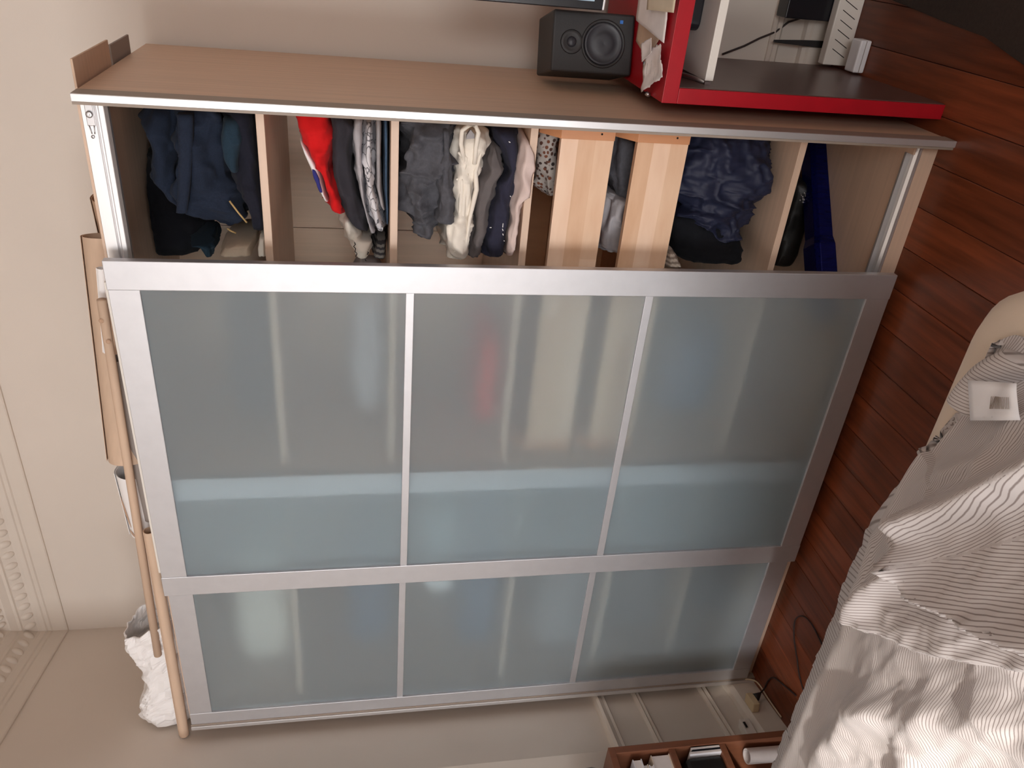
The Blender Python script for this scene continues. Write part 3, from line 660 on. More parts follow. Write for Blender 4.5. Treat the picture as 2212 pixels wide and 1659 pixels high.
# contents of the closed left bay, seen softly through the glass
lg = 'clothes behind the frosted doors'
def simple(name, mt, x0, x1, z0, z1, y0, dep, label, cat, seed, wr=0.006, ridges=0.005):
    rings = []
    for i in range(33):
        u = i/32; x = x0+(x1-x0)*u; s = max(0.03, 1-abs(2*u-1)**6)
        zt = z1 - 0.25*(z1-z0)*abs(fb(x+seed, 0, 0, 5, 2)); r_ = []
        for k in range(28):
            t = 2*math.pi*k/28; cs, sn = math.cos(t), math.sin(t)
            yy = -math.copysign(abs(cs)**.55, cs); zz = math.copysign(abs(sn)**.55, sn)
            P = Vector((x, y0+dep/2+yy*dep/2*s, (zt+z0)/2+zz*(zt-z0)/2*(0.4+0.6*s)))
            P += Vector((0, yy, max(0, zz))) * (fb(P.x+seed, P.y, P.z, 18, 3)*wr + (ridge(P.x, P.y+seed, P.z, 10)-0.4)*ridges)
            r_.append(P)
        rings.append(r_)
    return tag(MB().ring(rings).build(name, mt, None, True), label, cat)
simple('folded_blanket', M['c_ivory'], -0.56, 0.10, 1.655, 1.86, 0.14, 0.40, 'pale blanket on the top shelf behind the left glass door', 'blanket', 3)
simple('folded_towels', M['c_blue'], -0.52, 0.02, 1.32, 1.50, 0.16, 0.36, 'bluish towels on the second shelf behind the left glass door', 'towels', 5)
simple('white_bundle', M['white_paper'], -0.22, 0.20, 1.13, 1.26, 0.10, 0.30, 'white bundle glimpsed behind the left door, under the bluish towels', 'bundle', 9)
simple('folded_towels', M['c_blue'], -0.56, 0.24, 0.97, 1.125, 0.13, 0.36, 'blue grey towels under the white bundle behind the left door', 'towels', 7)
simple('folded_sheets', M['c_grey'], -0.56, -0.02, 0.64, 0.86, 0.12, 0.38, 'grey sheets low behind the left glass door, middle pane', 'sheets', 11)
simple('storage_bag', M['c_taupe'], -0.54, 0.20, 0.36, 0.55, 0.14, 0.38, 'taupe storage bag behind the lowest left pane', 'bag', 13)
simple('storage_bag', M['c_dgrey'], -0.50, 0.22, 0.052, 0.27, 0.16, 0.38, 'dark grey storage bag on the wardrobe floor behind the left door', 'bag', 15)
simple('folded_sweater', M['c_char'], 0.44, 0.86, 1.655, 1.80, 0.16, 0.36, 'charcoal sweater on the top shelf behind the front glass door', 'sweater', 17)
simple('folded_shirt', M['c_lgrey'], 0.45, 0.90, 1.362, 1.47, 0.16, 0.36, 'light grey shirts on the second shelf behind the front glass door', 'shirt', 19)
simple('folded_shirt', M['c_red'], 0.42, 0.78, 1.041, 1.12, 0.15, 0.36, 'reddish shirt on the third shelf behind the front glass door', 'shirt', 21)
simple('folded_blanket', M['c_blue'], 0.44, 0.78, 0.357, 0.56, 0.16, 0.36, 'blue grey blanket behind the lowest pane of the front door', 'blanket', 23)

# ------------------------------------------------------------------ on top of the wardrobe
ZT = 1.9975
def roll(name, p, q, r0, r1, mt, label, cat, group=None, wrap=0.35, th=0.0012, n=28, inner=None, turns=1.25):
    """a sheet rolled into an open tube: a spiral section swept from p to q"""
    p = Vector(p); q = Vector(q); d = (q-p).normalized(); a = d.cross(Vector((0, 0, 1))).normalized(); c = a.cross(d)
    k = int(n*turns); prof = []
    for i in range(k+1):
        t = 2*math.pi*turns*i/k + wrap; prof.append((t, 1.0 - 0.10*(1-i/k)))
    rings = []
    for s in range(9):
        f = s/8; r = r0+(r1-r0)*f; o = p.lerp(q, f)
        out_ = [o + (a*math.cos(t)+c*math.sin(t))*r*m_ for t, m_ in prof]
        in_ = [o + (a*math.cos(t)+c*math.sin(t))*(r*m_-th) for t, m_ in reversed(prof)]
        rings.append(out_+in_)
    o = MB().ring(rings).build(name, mt, None, True)
    e = o.modifiers.new('edges', 'EDGE_SPLIT'); e.split_angle = math.radians(50)
    tag(o, label, cat, group); return o
rg = 'paper rolls on top of the wardrobe'
roll('kraft_roll', (0.985, 0.245, ZT+0.055), (0.400, 0.120, ZT+0.055), 0.052, 0.054, M['kraft'], 'thick brown kraft paper roll lying on the wardrobe above the front door', 'paper roll', rg)
roll('kraft_roll', (1.065, 0.30, ZT+0.044), (0.70, 0.345, ZT+0.044), 0.043, 0.043, M['kraft_dark'], 'brown roll behind the thick one, reaching furthest to the right', 'paper roll', rg)
roll('paper_tube', (0.722, 0.096, ZT+0.032), (0.20, 0.108, ZT+0.022), 0.0205, 0.0205, M['card'], 'grey brown tube with a dark open end in front of the thick kraft roll', 'paper roll', rg)
pole = MB().tube([(0.905, 0.046, 2.020), (0.414, 0.066, 2.040), (-0.330, 0.082, 2.0665)], [0.0105, 0.0112, 0.0118], 20).build('wooden_pole', M['kraft'], None, True)
tag(pole, 'long slim wooden pole running along the front edge over the doors', 'pole')
for i_, (a, c) in enumerate(((0.855, 0.004), (0.80, -0.003))):
    MB().lathe([(0.0001, 0), (0.006, 0), (0.004, 0.0012), (0.0001, 0.0012)], (a, 0.046-0.0098, 2.0225+c), (0, -1, 0.1), 10).build('knot', M['kraft_dark'], pole)
roll('paper_tube', (0.205, 0.048, ZT+0.0155), (-0.675, 0.044, ZT+0.0245), 0.0155, 0.0165, M['kraft'], 'brown cardboard tube at the front left edge, passing the corner of the wardrobe', 'paper roll', rg)
roll('white_roll', (0.965, 0.090, ZT+0.024), (0.752, 0.074, ZT+0.040), 0.0115, 0.0115, M['white_paper'], 'thin white paper roll tucked in front of the thick brown roll', 'paper roll', rg)
P0, P1 = Vector((0.352, 0.135, ZT+0.053)), Vector((0.13, 0.140, ZT+0.050))
wr_ = roll('white_roll', P0, P1, 0.050, 0.047, M['white_paper'], 'wide white paper roll with an open end and a brown slit', 'paper roll', rg)
for (t0, t1, zz) in ((0.32, 0.80, 0.95), (0.86, 0.96, 0.8)):
    pts = []
    for i in range(6):
        f = t0+(t1-t0)*i/5; o = P0.lerp(P1, f); r = 0.050-0.003*f; za = zz - 0.35*(i/5)
        pts.append(o + Vector((0, -math.cos(za)*r, math.sin(za)*r)))
    MB().tube(pts, [0.0006, 0.0016, 0.002, 0.002, 0.0016, 0.0006], 6).build('brown_slit', M['kraft_dark'], wr_)
roll('white_roll', (0.385, 0.150, ZT+0.046), (-0.165, 0.160, ZT+0.050), 0.035, 0.036, M['white_paper'], 'longer white roll inside the wide one, ending by the crumpled bag', 'paper roll', rg)
box('wood_strip', M['tray'], None, 0.06, 0.955, 0.032, 0.046, 1.9905, 2.0035, bevel=0.001); tag(bpy.data.objects['wood_strip'], 'pale thin strip laid along the wardrobe front edge above the door', 'strip')
# crumpled white paper bag lying on its side, mouth towards the right
rings = []
for i in range(46):
    u = i/45; x = -0.685 + 0.455*u
    h = 0.078 + 0.008*math.sin(u*9+1) - 0.012*sm(0.35, 0.65, u) + 0.020*sm(0.70, 1.0, u); wdt = 0.062 + 0.010*math.sin(u*7)
    if i == 0: h, wdt = 0.060, 0.045
    r_ = []
    for k in range(48):
        t = 2*math.pi*k/48; cs, sn = math.cos(t), math.sin(t)
        yy = math.copysign(abs(cs)**.6, cs)*wdt; zz = math.copysign(abs(sn)**.6, sn)*h
        P = Vector((x - 0.045*u*(zz/h), 0.150+yy, ZT+0.003+h+zz))
        d = (ridge(P.x*0.8+3, P.y, P.z*1.2, 15)-0.45)*0.016 + (ridge(P.x, P.y+5, P.z, 33)-0.5)*0.008
        if u > 0.9: d += 0.010*fb(t*1.3, 2, 1, 1.0, 2)
        P += Vector((0, cs, max(sn, -0.2)))*d
        P.z = max(P.z, ZT+0.002)
        r_.append(P)
    rings.append(r_)
cen = [Vector((sum(p.x for p in r)/48, sum(p.y for p in r)/48, sum(p.z for p in r)/48)) for r in rings]
inner = [[v.lerp(c, 0.05) for v in r] for r, c in zip(reversed(rings[2:]), reversed(cen[2:]))]
pb = MB().ring(rings+inner).build('paper_bag', M['white_paper'], None)
tag(pb, 'crumpled white paper bag lying open at the left end of the wardrobe top', 'bag')
MB().tube([(-0.515, 0.083, ZT+0.108), (-0.535, 0.083, ZT+0.104)], 0.0012, 5).build('ink_mark', M['dark_hole'], pb)
# flat cardboard sheets jutting out at the right end
cb = MB().box(1.18, 1.423, 0.078, 0.345, ZT+0.001, ZT+0.006).build('cardboard_sheet', M['kraft'], None, bevel=0.001)
tag(cb, 'brown cardboard sheet jutting out over the right end of the wardrobe, nearer the front', 'cardboard')
cb2 = MB().box(1.15, 1.410, 0.359, 0.531, ZT+0.001, ZT+0.006).build('cardboard_sheet', M['card'], None, bevel=0.001)
tag(cb2, 'grey card sheet jutting out behind the brown one near the wall', 'cardboard')

# ------------------------------------------------------------------ desk with its things
dk = thing('desk', (2.0, 0.38, 0), 'red lacquered desk beside the wardrobe, dark inside', 'desk')
DX0, DX1, DY0, DY1, DT = 1.405, 2.75, 0.085, 0.635, 0.738
tp = box('desk_top', M['red'], dk, DX0, DX1, DY0, DY1, DT-0.037, DT, bevel=0.001)
for a, c in ((DX0, DX0+0.035), (DX1-0.035, DX1)):
    sp_ = box('side_panel', M['red'], dk, a, c, DY0, DY1, 0.0, DT-0.0375, bevel=0.001)
    box('inner_lining', M['red_in'], sp_, c if a < 2 else a-0.002, c+0.002 if a < 2 else a, DY0+0.004, DY1-0.004, 0.002, DT-0.038)
ky = box('keyboard_tray', M['tray'], dk, 1.452, DX1-0.06, 0.135, 0.36, 0.600, 0.621, bevel=0.0015); ky['label'] = 'pale pull-out keyboard tray'
MB().tube([(1.447, 0.145, 0.612), (1.447, 0.25, 0.645), (1.447, 0.33, 0.69)], 0.006, 8).build('tray_bracket', M['steel'], ky, True)
box('runner', M['steel'], ky, 1.4425, 1.450, 0.14, 0.6, 0.603, 0.618)
kb = MB(); pts = []
for cx, cy, a0 in ((1.97, 0.30, 0), (1.57, 0.30, 90), (1.57, 0.245, 180), (1.97, 0.245, 270)):
    for i in range(7):
        t = math.radians(a0+15*i); pts.append((cx+0.022*math.cos(t), cy+0.022*math.sin(t)))
kb = kb.prism(pts, 0.6225, 0.650, 'z').build('keyboard', M['black_gloss'], None, bevel=0.004); tag(kb, 'black keyboard with rounded ends on the pale desk tray', 'keyboard')
box('key_row', M['black_plastic'], kb, 1.60, 1.95, 0.25, 0.27, 0.650, 0.654); box('key_row', M['black_plastic'], kb, 1.60, 1.95, 0.275, 0.295, 0.650, 0.654)

# loudspeaker, toed in
spk = thing('loudspeaker', (1.49, 0.43, DT), 'black two-way loudspeaker with a small blue light on the red desk', 'loudspeaker')
A = Vector((1.42, 0.335, 0)); Bv = Vector((1.561, 0.369, 0)); ex = (Bv-A).normalized(); ey = Vector((-ex.y, ex.x, 0)); wS, dS, hS = 0.145, 0.175, 0.215
def sp3(a, b_, c): v = A + ex*a + ey*b_; return (v.x, v.y, DT+c)
b = MB(); b.v = [sp3(*q) for q in [(0,0,0.002),(wS,0,0.002),(wS,dS,0.002),(0,dS,0.002),(0,0,hS),(wS,0,hS),(wS,dS,hS),(0,dS,hS)]]
b.f = [(0,3,2,1),(4,5,6,7),(0,1,5,4),(1,2,6,5),(2,3,7,6),(3,0,4,7)]
cabn = b.build('cabinet', M['black_plastic'], spk, bevel=0.006, seg=3)
def disc(name, prof, a, c, mt, n=36): return MB().lathe(prof, sp3(a, -0.0005, c), -ey, n).build(name, mt, spk, True)
disc('woofer', [(0.0001, 0.004), (0.018, 0.0075), (0.026, 0.005), (0.040, 0.001), (0.044, 0.004), (0.049, 0.005), (0.051, 0.0), (0.0001, 0.0)], 0.072, 0.082, M['cone'])
disc('woofer_ring', [(0.051, 0.0), (0.053, 0.003), (0.057, 0.002), (0.058, 0.0), (0.051, 0.0)], 0.072, 0.082, M['black_plastic'])
disc('tweeter', [(0.0001, 0.006), (0.008, 0.005), (0.0125, 0.001), (0.0125, 0.0), (0.0001, 0.0)], 0.072, 0.165, M['cone'])
disc('tweeter_guide', [(0.0125, 0.0), (0.020, 0.0008), (0.027, 0.003), (0.029, 0.0), (0.0125, 0.0)], 0.072, 0.165, M['black_plastic'])
ld = MB(); ld.v = [sp3(*q) for q in [(0.122,-0.0015,0.034),(0.130,-0.0015,0.034),(0.130,-0.0015,0.042),(0.122,-0.0015,0.042),(0.122,0.001,0.034),(0.130,0.001,0.034),(0.130,0.001,0.042),(0.122,0.001,0.042)]]
ld.f = [(0,1,2,3),(4,7,6,5),(0,4,5,1),(1,5,6,2),(2,6,7,3),(3,7,4,0)]; ld.build('power_light', M['led'], spk)

# monitor at the picture's top edge
mo = thing('monitor', (1.85, 0.36, DT), 'flat monitor with a glossy black bezel behind the loudspeaker', 'monitor')
e0 = Vector((1.570, 0.30, 0)); e1 = Vector((2.15, 0.22, 0)); md = (e1-e0).normalized(); mn = Vector((-md.y, md.x, 0))
def mp_(a, b_, z): v = e0+md*a+mn*b_; return (v.x, v.y, z)
L_ = (e1-e0).length
def mbox(name, mt, a0, a1, b0, b1, z0, z1, bev=0.0):
    b = MB(); b.v = [mp_(a0,b0,z0),mp_(a1,b0,z0),mp_(a1,b1,z0),mp_(a0,b1,z0),mp_(a0,b0,z1),mp_(a1,b0,z1),mp_(a1,b1,z1),mp_(a0,b1,z1)]
    b.f = [(0,3,2,1),(4,5,6,7),(0,1,5,4),(1,2,6,5),(2,3,7,6),(3,0,4,7)]; return b.build(name, mt, mo, bevel=bev)
mbox('bezel', M['black_gloss'], 0, L_, 0.0, 0.03, 0.848, 1.20, 0.003)
mbox('screen', M['screen'], 0.020, L_-0.02, -0.001, 0.004, 0.872, 1.18)
mbox('lower_trim', M['alu_bright'], 0.002, L_-0.002, -0.002, 0.028, 0.845, 0.850, 0.001)
mbox('stand', M['black_plastic'], L_/2-0.04, L_/2+0.04, 0.031, 0.06, DT+0.012, 1.0, 0.004)
mbox('foot', M['black_plastic'], L_/2-0.13, L_/2+0.13, -0.05, 0.13, DT, DT+0.012, 0.004)

def sheet(name, mt, corners, label, cat, group=None, curl=0.01, seed=0, nn=14, th=0.0008, rag=0.0):
    """a loose sheet with curled, slightly ragged edges; corners go round, each (x, y, z)"""
    c = [Vector(q) for q in corners]; top = []; bot = []
    for j in range(nn+1):
        for i in range(nn+1):
            u, v = i/nn, j/nn
            P = (c[0].lerp(c[1], u)).lerp(c[3].lerp(c[2], u), v)
            e = max(abs(2*u-1), abs(2*v-1))
            P.z += curl*(0.5*e*e + 0.5*abs(fb(P.x*1.0+seed, P.y, 0.3, 16, 2)))
            if rag and e > 0.99: P += Vector((fb(u*9+seed, v*9, 0, 2, 3), fb(u*9, v*9+seed, 4, 2, 3), 0))*rag
            top.append(P); bot.append(P - Vector((0, 0, th)))
    n = nn+1; b = MB(); b.v = [tuple(p) for p in top+bot]; o = n*n
    for j in range(nn):
        for i in range(nn):
            a = j*n+i; b.f.append((a, a+1, a+n+1, a+n)); b.f.append((o+a, o+a+n, o+a+n+1, o+a+1))
    edge = [i for i in range(n)] + [j*n+nn for j in range(1, n)] + [nn*n+i for i in range(nn-1, -1, -1)] + [j*n for j in range(nn-1, 0, -1)]
    for a, c2 in zip(edge, edge[1:]+edge[:1]): b.f.append((a, o+a, o+c2, c2))
    ob = b.build(name, mt, None, True); tag(ob, label, cat, group); return ob
pg_ = 'loose papers on the desk'; z0 = DT+0.0015
sheet('paper_sheet', M['kraft'], [(1.478, 0.225, z0), (1.545, 0.150, z0), (1.66, 0.33, z0), (1.505, 0.335, z0)], 'brown kraft sheet lying on the desk beside the loudspeaker', 'paper', pg_, 0.003, 1)
sheet('paper_sheet', M['paper'], [(1.530, 0.112, z0+0.005), (1.63, 0.125, z0+0.005), (1.66, 0.345, z0+0.006), (1.552, 0.335, z0+0.006)], 'white scribbled sheet on top of the brown kraft one', 'paper', pg_, 0.006, 2)
sheet('paper_sheet', M['paper_cream'], [(1.598, 0.062, z0+0.014), (1.76, 0.072, z0+0.014), (1.78, 0.30, z0+0.014), (1.585, 0.245, z0+0.014)], 'cream envelope at the front of the desk near the picture edge', 'paper', pg_, 0.004, 3)
rc = sheet('receipt', M['paper'], [(1.466, 0.056, z0+0.006), (1.528, 0.115, z0+0.004), (1.500, 0.205, z0+0.004), (1.409, 0.180, z0+0.008)], 'crumpled white receipt curling at the front left corner of the desk', 'paper', pg_, 0.020, 4, rag=0.006)
sheet('receipt', M['paper'], [(1.505, 0.135, z0+0.020), (1.535, 0.150, z0+0.020), (1.512, 0.225, z0+0.018), (1.475, 0.195, z0+0.018)], 'small white paper slip sticking up behind the crumpled receipt', 'paper', pg_, 0.012, 5, rag=0.003)
for a, c in (((1.452, 0.10), (1.475, 0.10)), ((1.46, 0.13), (1.49, 0.135)), ((1.455, 0.155), (1.478, 0.16))):
    MB().tube([(a[0], a[1], z0+0.022), (c[0], c[1], z0+0.022)], 0.0006, 5).build('print_line', M['card'], rc)
cs_ = MB().cyl((1.408, 0.162, z0+0.006), (1.408, 0.176, z0+0.006), 0.0055, 14).build('coin_roll', M['steel'], None, True); tag(cs_, 'little metal cylinder by the left edge of the desk top', 'trinket')
cs_ = MB().cyl((1.462, 0.208, z0+0.008), (1.474, 0.215, z0+0.008), 0.007, 14).build('metal_clip', M['steel'], None, True); tag(cs_, 'small metal clip between the kraft sheet and the receipt', 'clip')

# under the desk
cbl = MB().tube([(1.428+0.02, 0.665, 0.355), (1.475, 0.668, 0.29), (1.50, 0.668, 0.245), (1.52, 0.668, 0.20), (1.55, 0.668, 0.165), (1.565, 0.660, 0.13), (1.60, 0.655, 0.09), (1.62, 0.652, 0.078), (1.72, 0.645, 0.05)], 0.003, 8).build('wall_cable', M['cable'], None, True)
tag(cbl, 'thin brown cable hanging down the wall under the desk', 'cable')
st_ = MB().prism([(1.488, 0.018), (1.509, 0.018), (1.507, 0.10), (1.501, 0.21), (1.494, 0.21), (1.490, 0.10)], 0.640, 0.648, 'y').build('black_stick', M['black_plastic'], None, bevel=0.001)
tag(st_, 'narrow black flat stick standing against the baseboard under the desk', 'stick')
bx_ = MB().box(1.565, 1.75, 0.60, 0.66, 0.05, 0.215).build('black_box', M['black_gloss'], None, bevel=0.003); tag(bx_, 'black box at the wall under the desk, cut by the picture edge', 'box')
box('box_foot', M['black_plastic'], bx_, 1.58, 1.74, 0.605, 0.648, 0.0, 0.05)
vn = MB().box(1.452, 1.80, 0.566, 0.598, 0.0, 0.078).build('vented_unit', M['tray'], None, bevel=0.003); tag(vn, 'low white unit with slanted vent slots standing on the floor under the desk', 'heater')
for i in range(9):
    x = 1.475+0.026*i
    MB().tube([(x, 0.5658, 0.016), (x+0.022, 0.5658, 0.060)], 0.0012, 5).build('vent_slot', M['dark_hole'], vn)
wp = MB().box(1.448, 1.535, 0.470, 0.520, 0.0005, 0.034).build('power_brick', M['white_plastic'], None, bevel=0.004); tag(wp, 'small bluish white plastic block lying on the floor under the desk', 'adapter')
box('brick_groove', M['card'], wp, 1.45, 1.533, 0.4695, 0.471, 0.016, 0.018)
rgm = MB().prism([(1.568, -0.115), (1.604, 0.03), (1.618, 0.19), (1.645, 0.44), (2.5, 0.42), (2.5, -0.9), (1.40, -0.9)], 0.0005, 0.008, 'z').build('floor_mat', M['rug'], None, bevel=0.002)
tag(rgm, 'dark mat on the floor in front of the desk, at the picture corner', 'mat')

# ------------------------------------------------------------------ bed
bd = thing('bed', (0.6, -1.7, 0), 'low bed with a cream fitted sheet standing in front of the wardrobe', 'bed')
BX0, BX1, BY0, BY1 = -0.10, 1.338, -2.75, -0.722
def rrect(x0, x1, y0, y1, r, n=8):
    P = []
    for cx, cy, a0 in ((x1-r, y1-r, 0), (x0+r, y1-r, 90), (x0+r, y0+r, 180), (x1-r, y0+r, 270)):
        for i in range(n+1): t = math.radians(a0+90*i/n); P.append((cx+r*math.cos(t), cy+r*math.sin(t)))
    return P
rings = []
for off, z in ((0.03, 0.20), (0.004, 0.225), (0.0, 0.25), (0.0, 0.40), (0.006, 0.43), (0.022, 0.452), (0.05, 0.465), (0.10, 0.470)):
    rings.append([(x, y, z+0.004*fb(x, y, z, 5, 2)) for x, y in rrect(BX0+off, BX1-off, BY0+off, BY1-off, 0.10)])
MB().ring(rings).build('mattress', M['sheet'], bd, True)
box('bed_base', M['base_fabric'], bd, BX0+0.04, BX1-0.04, BY0+0.04, BY1-0.04, 0.08, 0.20, bevel=0.01)
for x in (BX0+0.12, BX1-0.12):
    for y in (BY0+0.12, BY1-0.12): MB().cyl((x, y, 0.0005), (x, y, 0.08), 0.025, 14).build('leg', M['book_wood'], bd)

# striped duvet
dm = bpy.data.materials.new('ticking_stripe'); dm.use_nodes = True
N = dm.node_tree.nodes; L = dm.node_tree.links; p = N['Principled BSDF']; p.inputs['Roughness'].default_value = 0.9; p.inputs['Specular IOR Level'].default_value = 0.2
p.inputs['Sheen Weight'].default_value = 0.15
uvn = N.new('ShaderNodeUVMap'); uvn.uv_map = 'stripe'; sx = N.new('ShaderNodeSeparateXYZ'); L.new(uvn.outputs[0], sx.inputs[0])
fr_ = N.new('ShaderNodeMath'); fr_.operation = 'FRACT'; L.new(sx.outputs[0], fr_.inputs[0])
rp = N.new('ShaderNodeValToRGB'); e = rp.color_ramp.elements
e[0].position = 0.0; e[0].color = srgb(200, 194, 193); e[1].position = 1.0; e[1].color = srgb(200, 194, 193)
for pos, c in ((0.32, (200, 194, 193)), (0.44, (138, 127, 124)), (0.56, (138, 127, 124)), (0.68, (200, 194, 193))):
    q = e.new(pos); q.color = srgb(*c)
L.new(fr_.outputs[0], rp.inputs['Fac']); L.new(rp.outputs['Color'], p.inputs['Base Color'])
def seg_d(P, a, b_):
    ab = b_-a; t = max(0, min(1, (P-a).dot(ab)/ab.dot(ab))); return (P-(a+ab*t)).length, ab.x*(P.y-a.y)-ab.y*(P.x-a.x)
def poly_sd(P, pts):
    best, sg = 9, 1
    for a, b_ in zip(pts, pts[1:]):
        d, c = seg_d(P, a, b_)
        if d < best: best, sg = d, (1 if c > 0 else -1)
    return best*sg
V2 = lambda *q: Vector(q)
FL = [V2(0.60, -0.77), V2(0.735, -0.885), V2(0.80, -0.975), V2(0.86, -1.06), V2(0.965, -1.18), V2(1.15, -1.35)]           # lower lip of the big flap
F2 = [V2(0.985, -0.965), V2(0.955, -1.04), V2(0.985, -1.10), V2(1.03, -1.20)]
R1 = [V2(0.86, -0.80), V2(0.93, -0.88), V2(1.05, -0.965), V2(1.20, -1.06), V2(1.30, -1.10)]
R2 = [V2(0.735, -0.885), V2(0.86, -0.925), V2(0.96, -0.99)]
R3 = [V2(0.30, -0.86), V2(0.52, -0.93), V2(0.72, -1.06)]
R4 = [V2(0.45, -1.12), V2(0.62, -1.05), V2(0.80, -1.14), V2(0.9, -1.3)]
R6 = [V2(0.95, -0.80), V2(1.05, -0.87), V2(1.13, -0.96)]
R7 = [V2(0.80, -0.78), V2(0.84, -0.85), V2(0.92, -0.93), V2(0.96, -1.0)]
R8 = [V2(0.25, -0.80), V2(0.40, -0.82), V2(0.52, -0.88), V2(0.60, -0.98)]
R5 = [V2(0.66, -0.80), V2(0.76, -0.81), V2(0.88, -0.79)]
def lip(d, A, wl, wsteep):
    return A*math.exp(-d/wl) if d > 0 else A*max(0.0, 1 + d/wsteep)**2 if d > -wsteep else 0.0
def edge_right(y): return 1.275 + 0.028*fb(y, 0.3, 0, 6, 2) - 0.10*sm(-0.86, -0.76, y)
def edge_back(x): return -0.782 + 0.010*fb(x, 1.3, 0, 5, 2) - 0.035*sm(0.98, 1.16, x) + 0.008*math.sin(x*9)
def hfun(x, y):
    P = Vector((x, y)); h = 0.036
    d = poly_sd(P, FL); h += lip(d, 0.092, 0.10, 0.018) + (0.030*sm(-0.02, 0.05, d))
    d2 = poly_sd(P, F2); h += lip(d2, 0.068, 0.07, 0.012)*sm(1.25, 0.98, x)
    for R_, a, s in ((R1, 0.056, 0.026), (R2, 0.044, 0.022), (R3, 0.034, 0.035), (R4, 0.034, 0.038), (R5, 0.03, 0.025), (R6, 0.03, 0.022), (R7, 0.026, 0.02), (R8, 0.024, 0.03)):
        q = abs(poly_sd(P, R_)); h += a*math.exp(-(q/s)**2)
    h += 0.014*fb(x*1.0, y*1.3, 1.7, 5, 3) + 0.009*(ridge(x*1.2+2, y*0.8, 0.3, 9)-0.4) + 0.0045*(ridge(x+y, y*1.6, 0.9, 17)-0.4) + 0.0016*(ridge(x-y, y*2, 0.9, 40)-0.4)
    return 0.006 + h*(0.08 + 0.92*sm(0.0, 0.17, edge_back(x)-y))
NX, NY = 330, 300; DX_0, DX_1 = -0.20, 1.285; DYa, DYb = -2.35, -0.62
# sample finer near the camera-facing top
ys = [DYb - (DYb-DYa)*((j/NY)**1.35) for j in range(NY+1)]; xs_ = [DX_0+(DX_1-DX_0)*i/NX for i in range(NX+1)]
verts = []; uvs = []
for y in ys:
    for x in xs_:
        eb = edge_back(x); er = edge_right(y)
        X = x if x < er else er; Y = y
        # past the bed's back edge the cloth hangs down a little
        over = max(0.0, y - (BY1-0.02)) if x < 1.02 else max(0.0, y-eb)
        hh = hfun(X, min(Y, eb+0.02))
        z = 0.482 + hh
        if x < 1.02:
            lim = BY1 + 0.012 + 0.02*fb(x, 2.0, 0, 7, 2)
            if y > eb:
                t = y - eb; rad = 0.045
                ang = min(t/rad, math.pi/2)
                Y = eb + rad*math.sin(ang); drop = rad*(1-math.cos(ang)) + max(0.0, t-rad*math.pi/2)*1.5
                z = 0.482 + hh - drop*(1.0-0.86*sm(0.84, 1.02, x))
                Y = max(Y, eb); Y = max(Y, -0.710) if t > 0.055 else Y; Y += 0.003 + 0.006*fb(x*1.5, 0.2, z, 12, 2)
                bl = sm(0.80, 1.02, x); Y += (min(Y, eb) - Y)*bl
        else:
            Y = min(y, eb); tt = sm(0.045, 0.0, eb-y); z = 0.474 + hh*(1-tt*0.85)
        tr = sm(0.05, 0.0, er-X); z = min(z, 0.474 + (z-0.474)*(1-tr*0.9)) if z > 0.474 else z
        if x < -0.08: z -= (-0.08-x)*2.2; X = max(x, -0.155)
        verts.append(Vector((X, Y, z)))
        # stripe coordinate, turned on the big flap
        P = Vector((x, y)); d = poly_sd(P, FL); d1 = poly_sd(P, R1); d2_ = poly_sd(P, R2)
        if d <= 0: sv = -0.513*x + 0.858*y + 0.10*hh + 0.006*fb(x, y, 9, 6, 2)
        elif d2_ < 0 and x > 0.735: sv = 0.80*x + 0.60*y + 0.10*hh + 0.006*fb(x, y, 3, 5, 2)
        elif d1 < 0: sv = 0.36*x + 0.93*y - 0.10*hh + 0.008*fb(x, y, 7, 5, 2)
        else: sv = 0.12*x + 0.99*y - 0.08*hh + 0.010*fb(x, y, 5, 4, 2)
        uvs.append((sv/0.0050, 0.0))
b = MB(); n = NX+1; b.v = [tuple(v) for v in verts]
for j in range(NY):
    for i in range(NX): a = j*n+i; b.f.append((a, a+n, a+n+1, a+1))
du = b.build('duvet', dm, None, True)
tag(du, 'rumpled white duvet with fine grey brown stripes spread over the bed', 'duvet')
me = du.data; ul = me.uv_layers.new(name='stripe')
for lp in me.loops: ul.data[lp.index].uv = uvs[lp.vertex_index]
so = du.modifiers.new('thickness', 'SOLIDIFY'); so.thickness = 0.012; so.offset = -1
# care label
def dz(x, y): return 0.470 + hfun(x, y)
lb = MB(); cs4 = [(1.155, -0.885), (1.205, -0.850), (1.262, -0.955), (1.222, -0.985)]
rings = []
for i in range(9):
    f = i/8; a = V2(*cs4[0]).lerp(V2(*cs4[3]), f); c = V2(*cs4[1]).lerp(V2(*cs4[2]), f)
    ring_ = []
    for j in range(7):
        q = a.lerp(c, j/6); ring_.append((q.x, q.y, max(dz(q.x, q.y), 0.52) + 0.010 + 0.012*math.sin(f*math.pi)))
    rings.append(ring_ + [(v[0], v[1], v[2]-0.001) for v in reversed(ring_)])
lab = lb.ring(rings).build('care_label', M['white_plastic'], du, True); lab['label'] = 'white care label with fine print'
for i in range(16):
    f = 0.50+0.030*i*0.9; a = V2(*cs4[0]).lerp(V2(*cs4[3]), f); c = V2(*cs4[1]).lerp(V2(*cs4[2]), f)
    if f > 0.95: break
    q0, q1 = a.lerp(c, 0.30), a.lerp(c, 0.62); zz = lambda q: max(dz(q.x, q.y), 0.52) + 0.0122 + 0.012*math.sin(f*math.pi)
    MB().tube([(q0.x, q0.y, zz(q0)), (q1.x, q1.y, zz(q1))], 0.0006, 4).build('print_line', M['card'], lab)
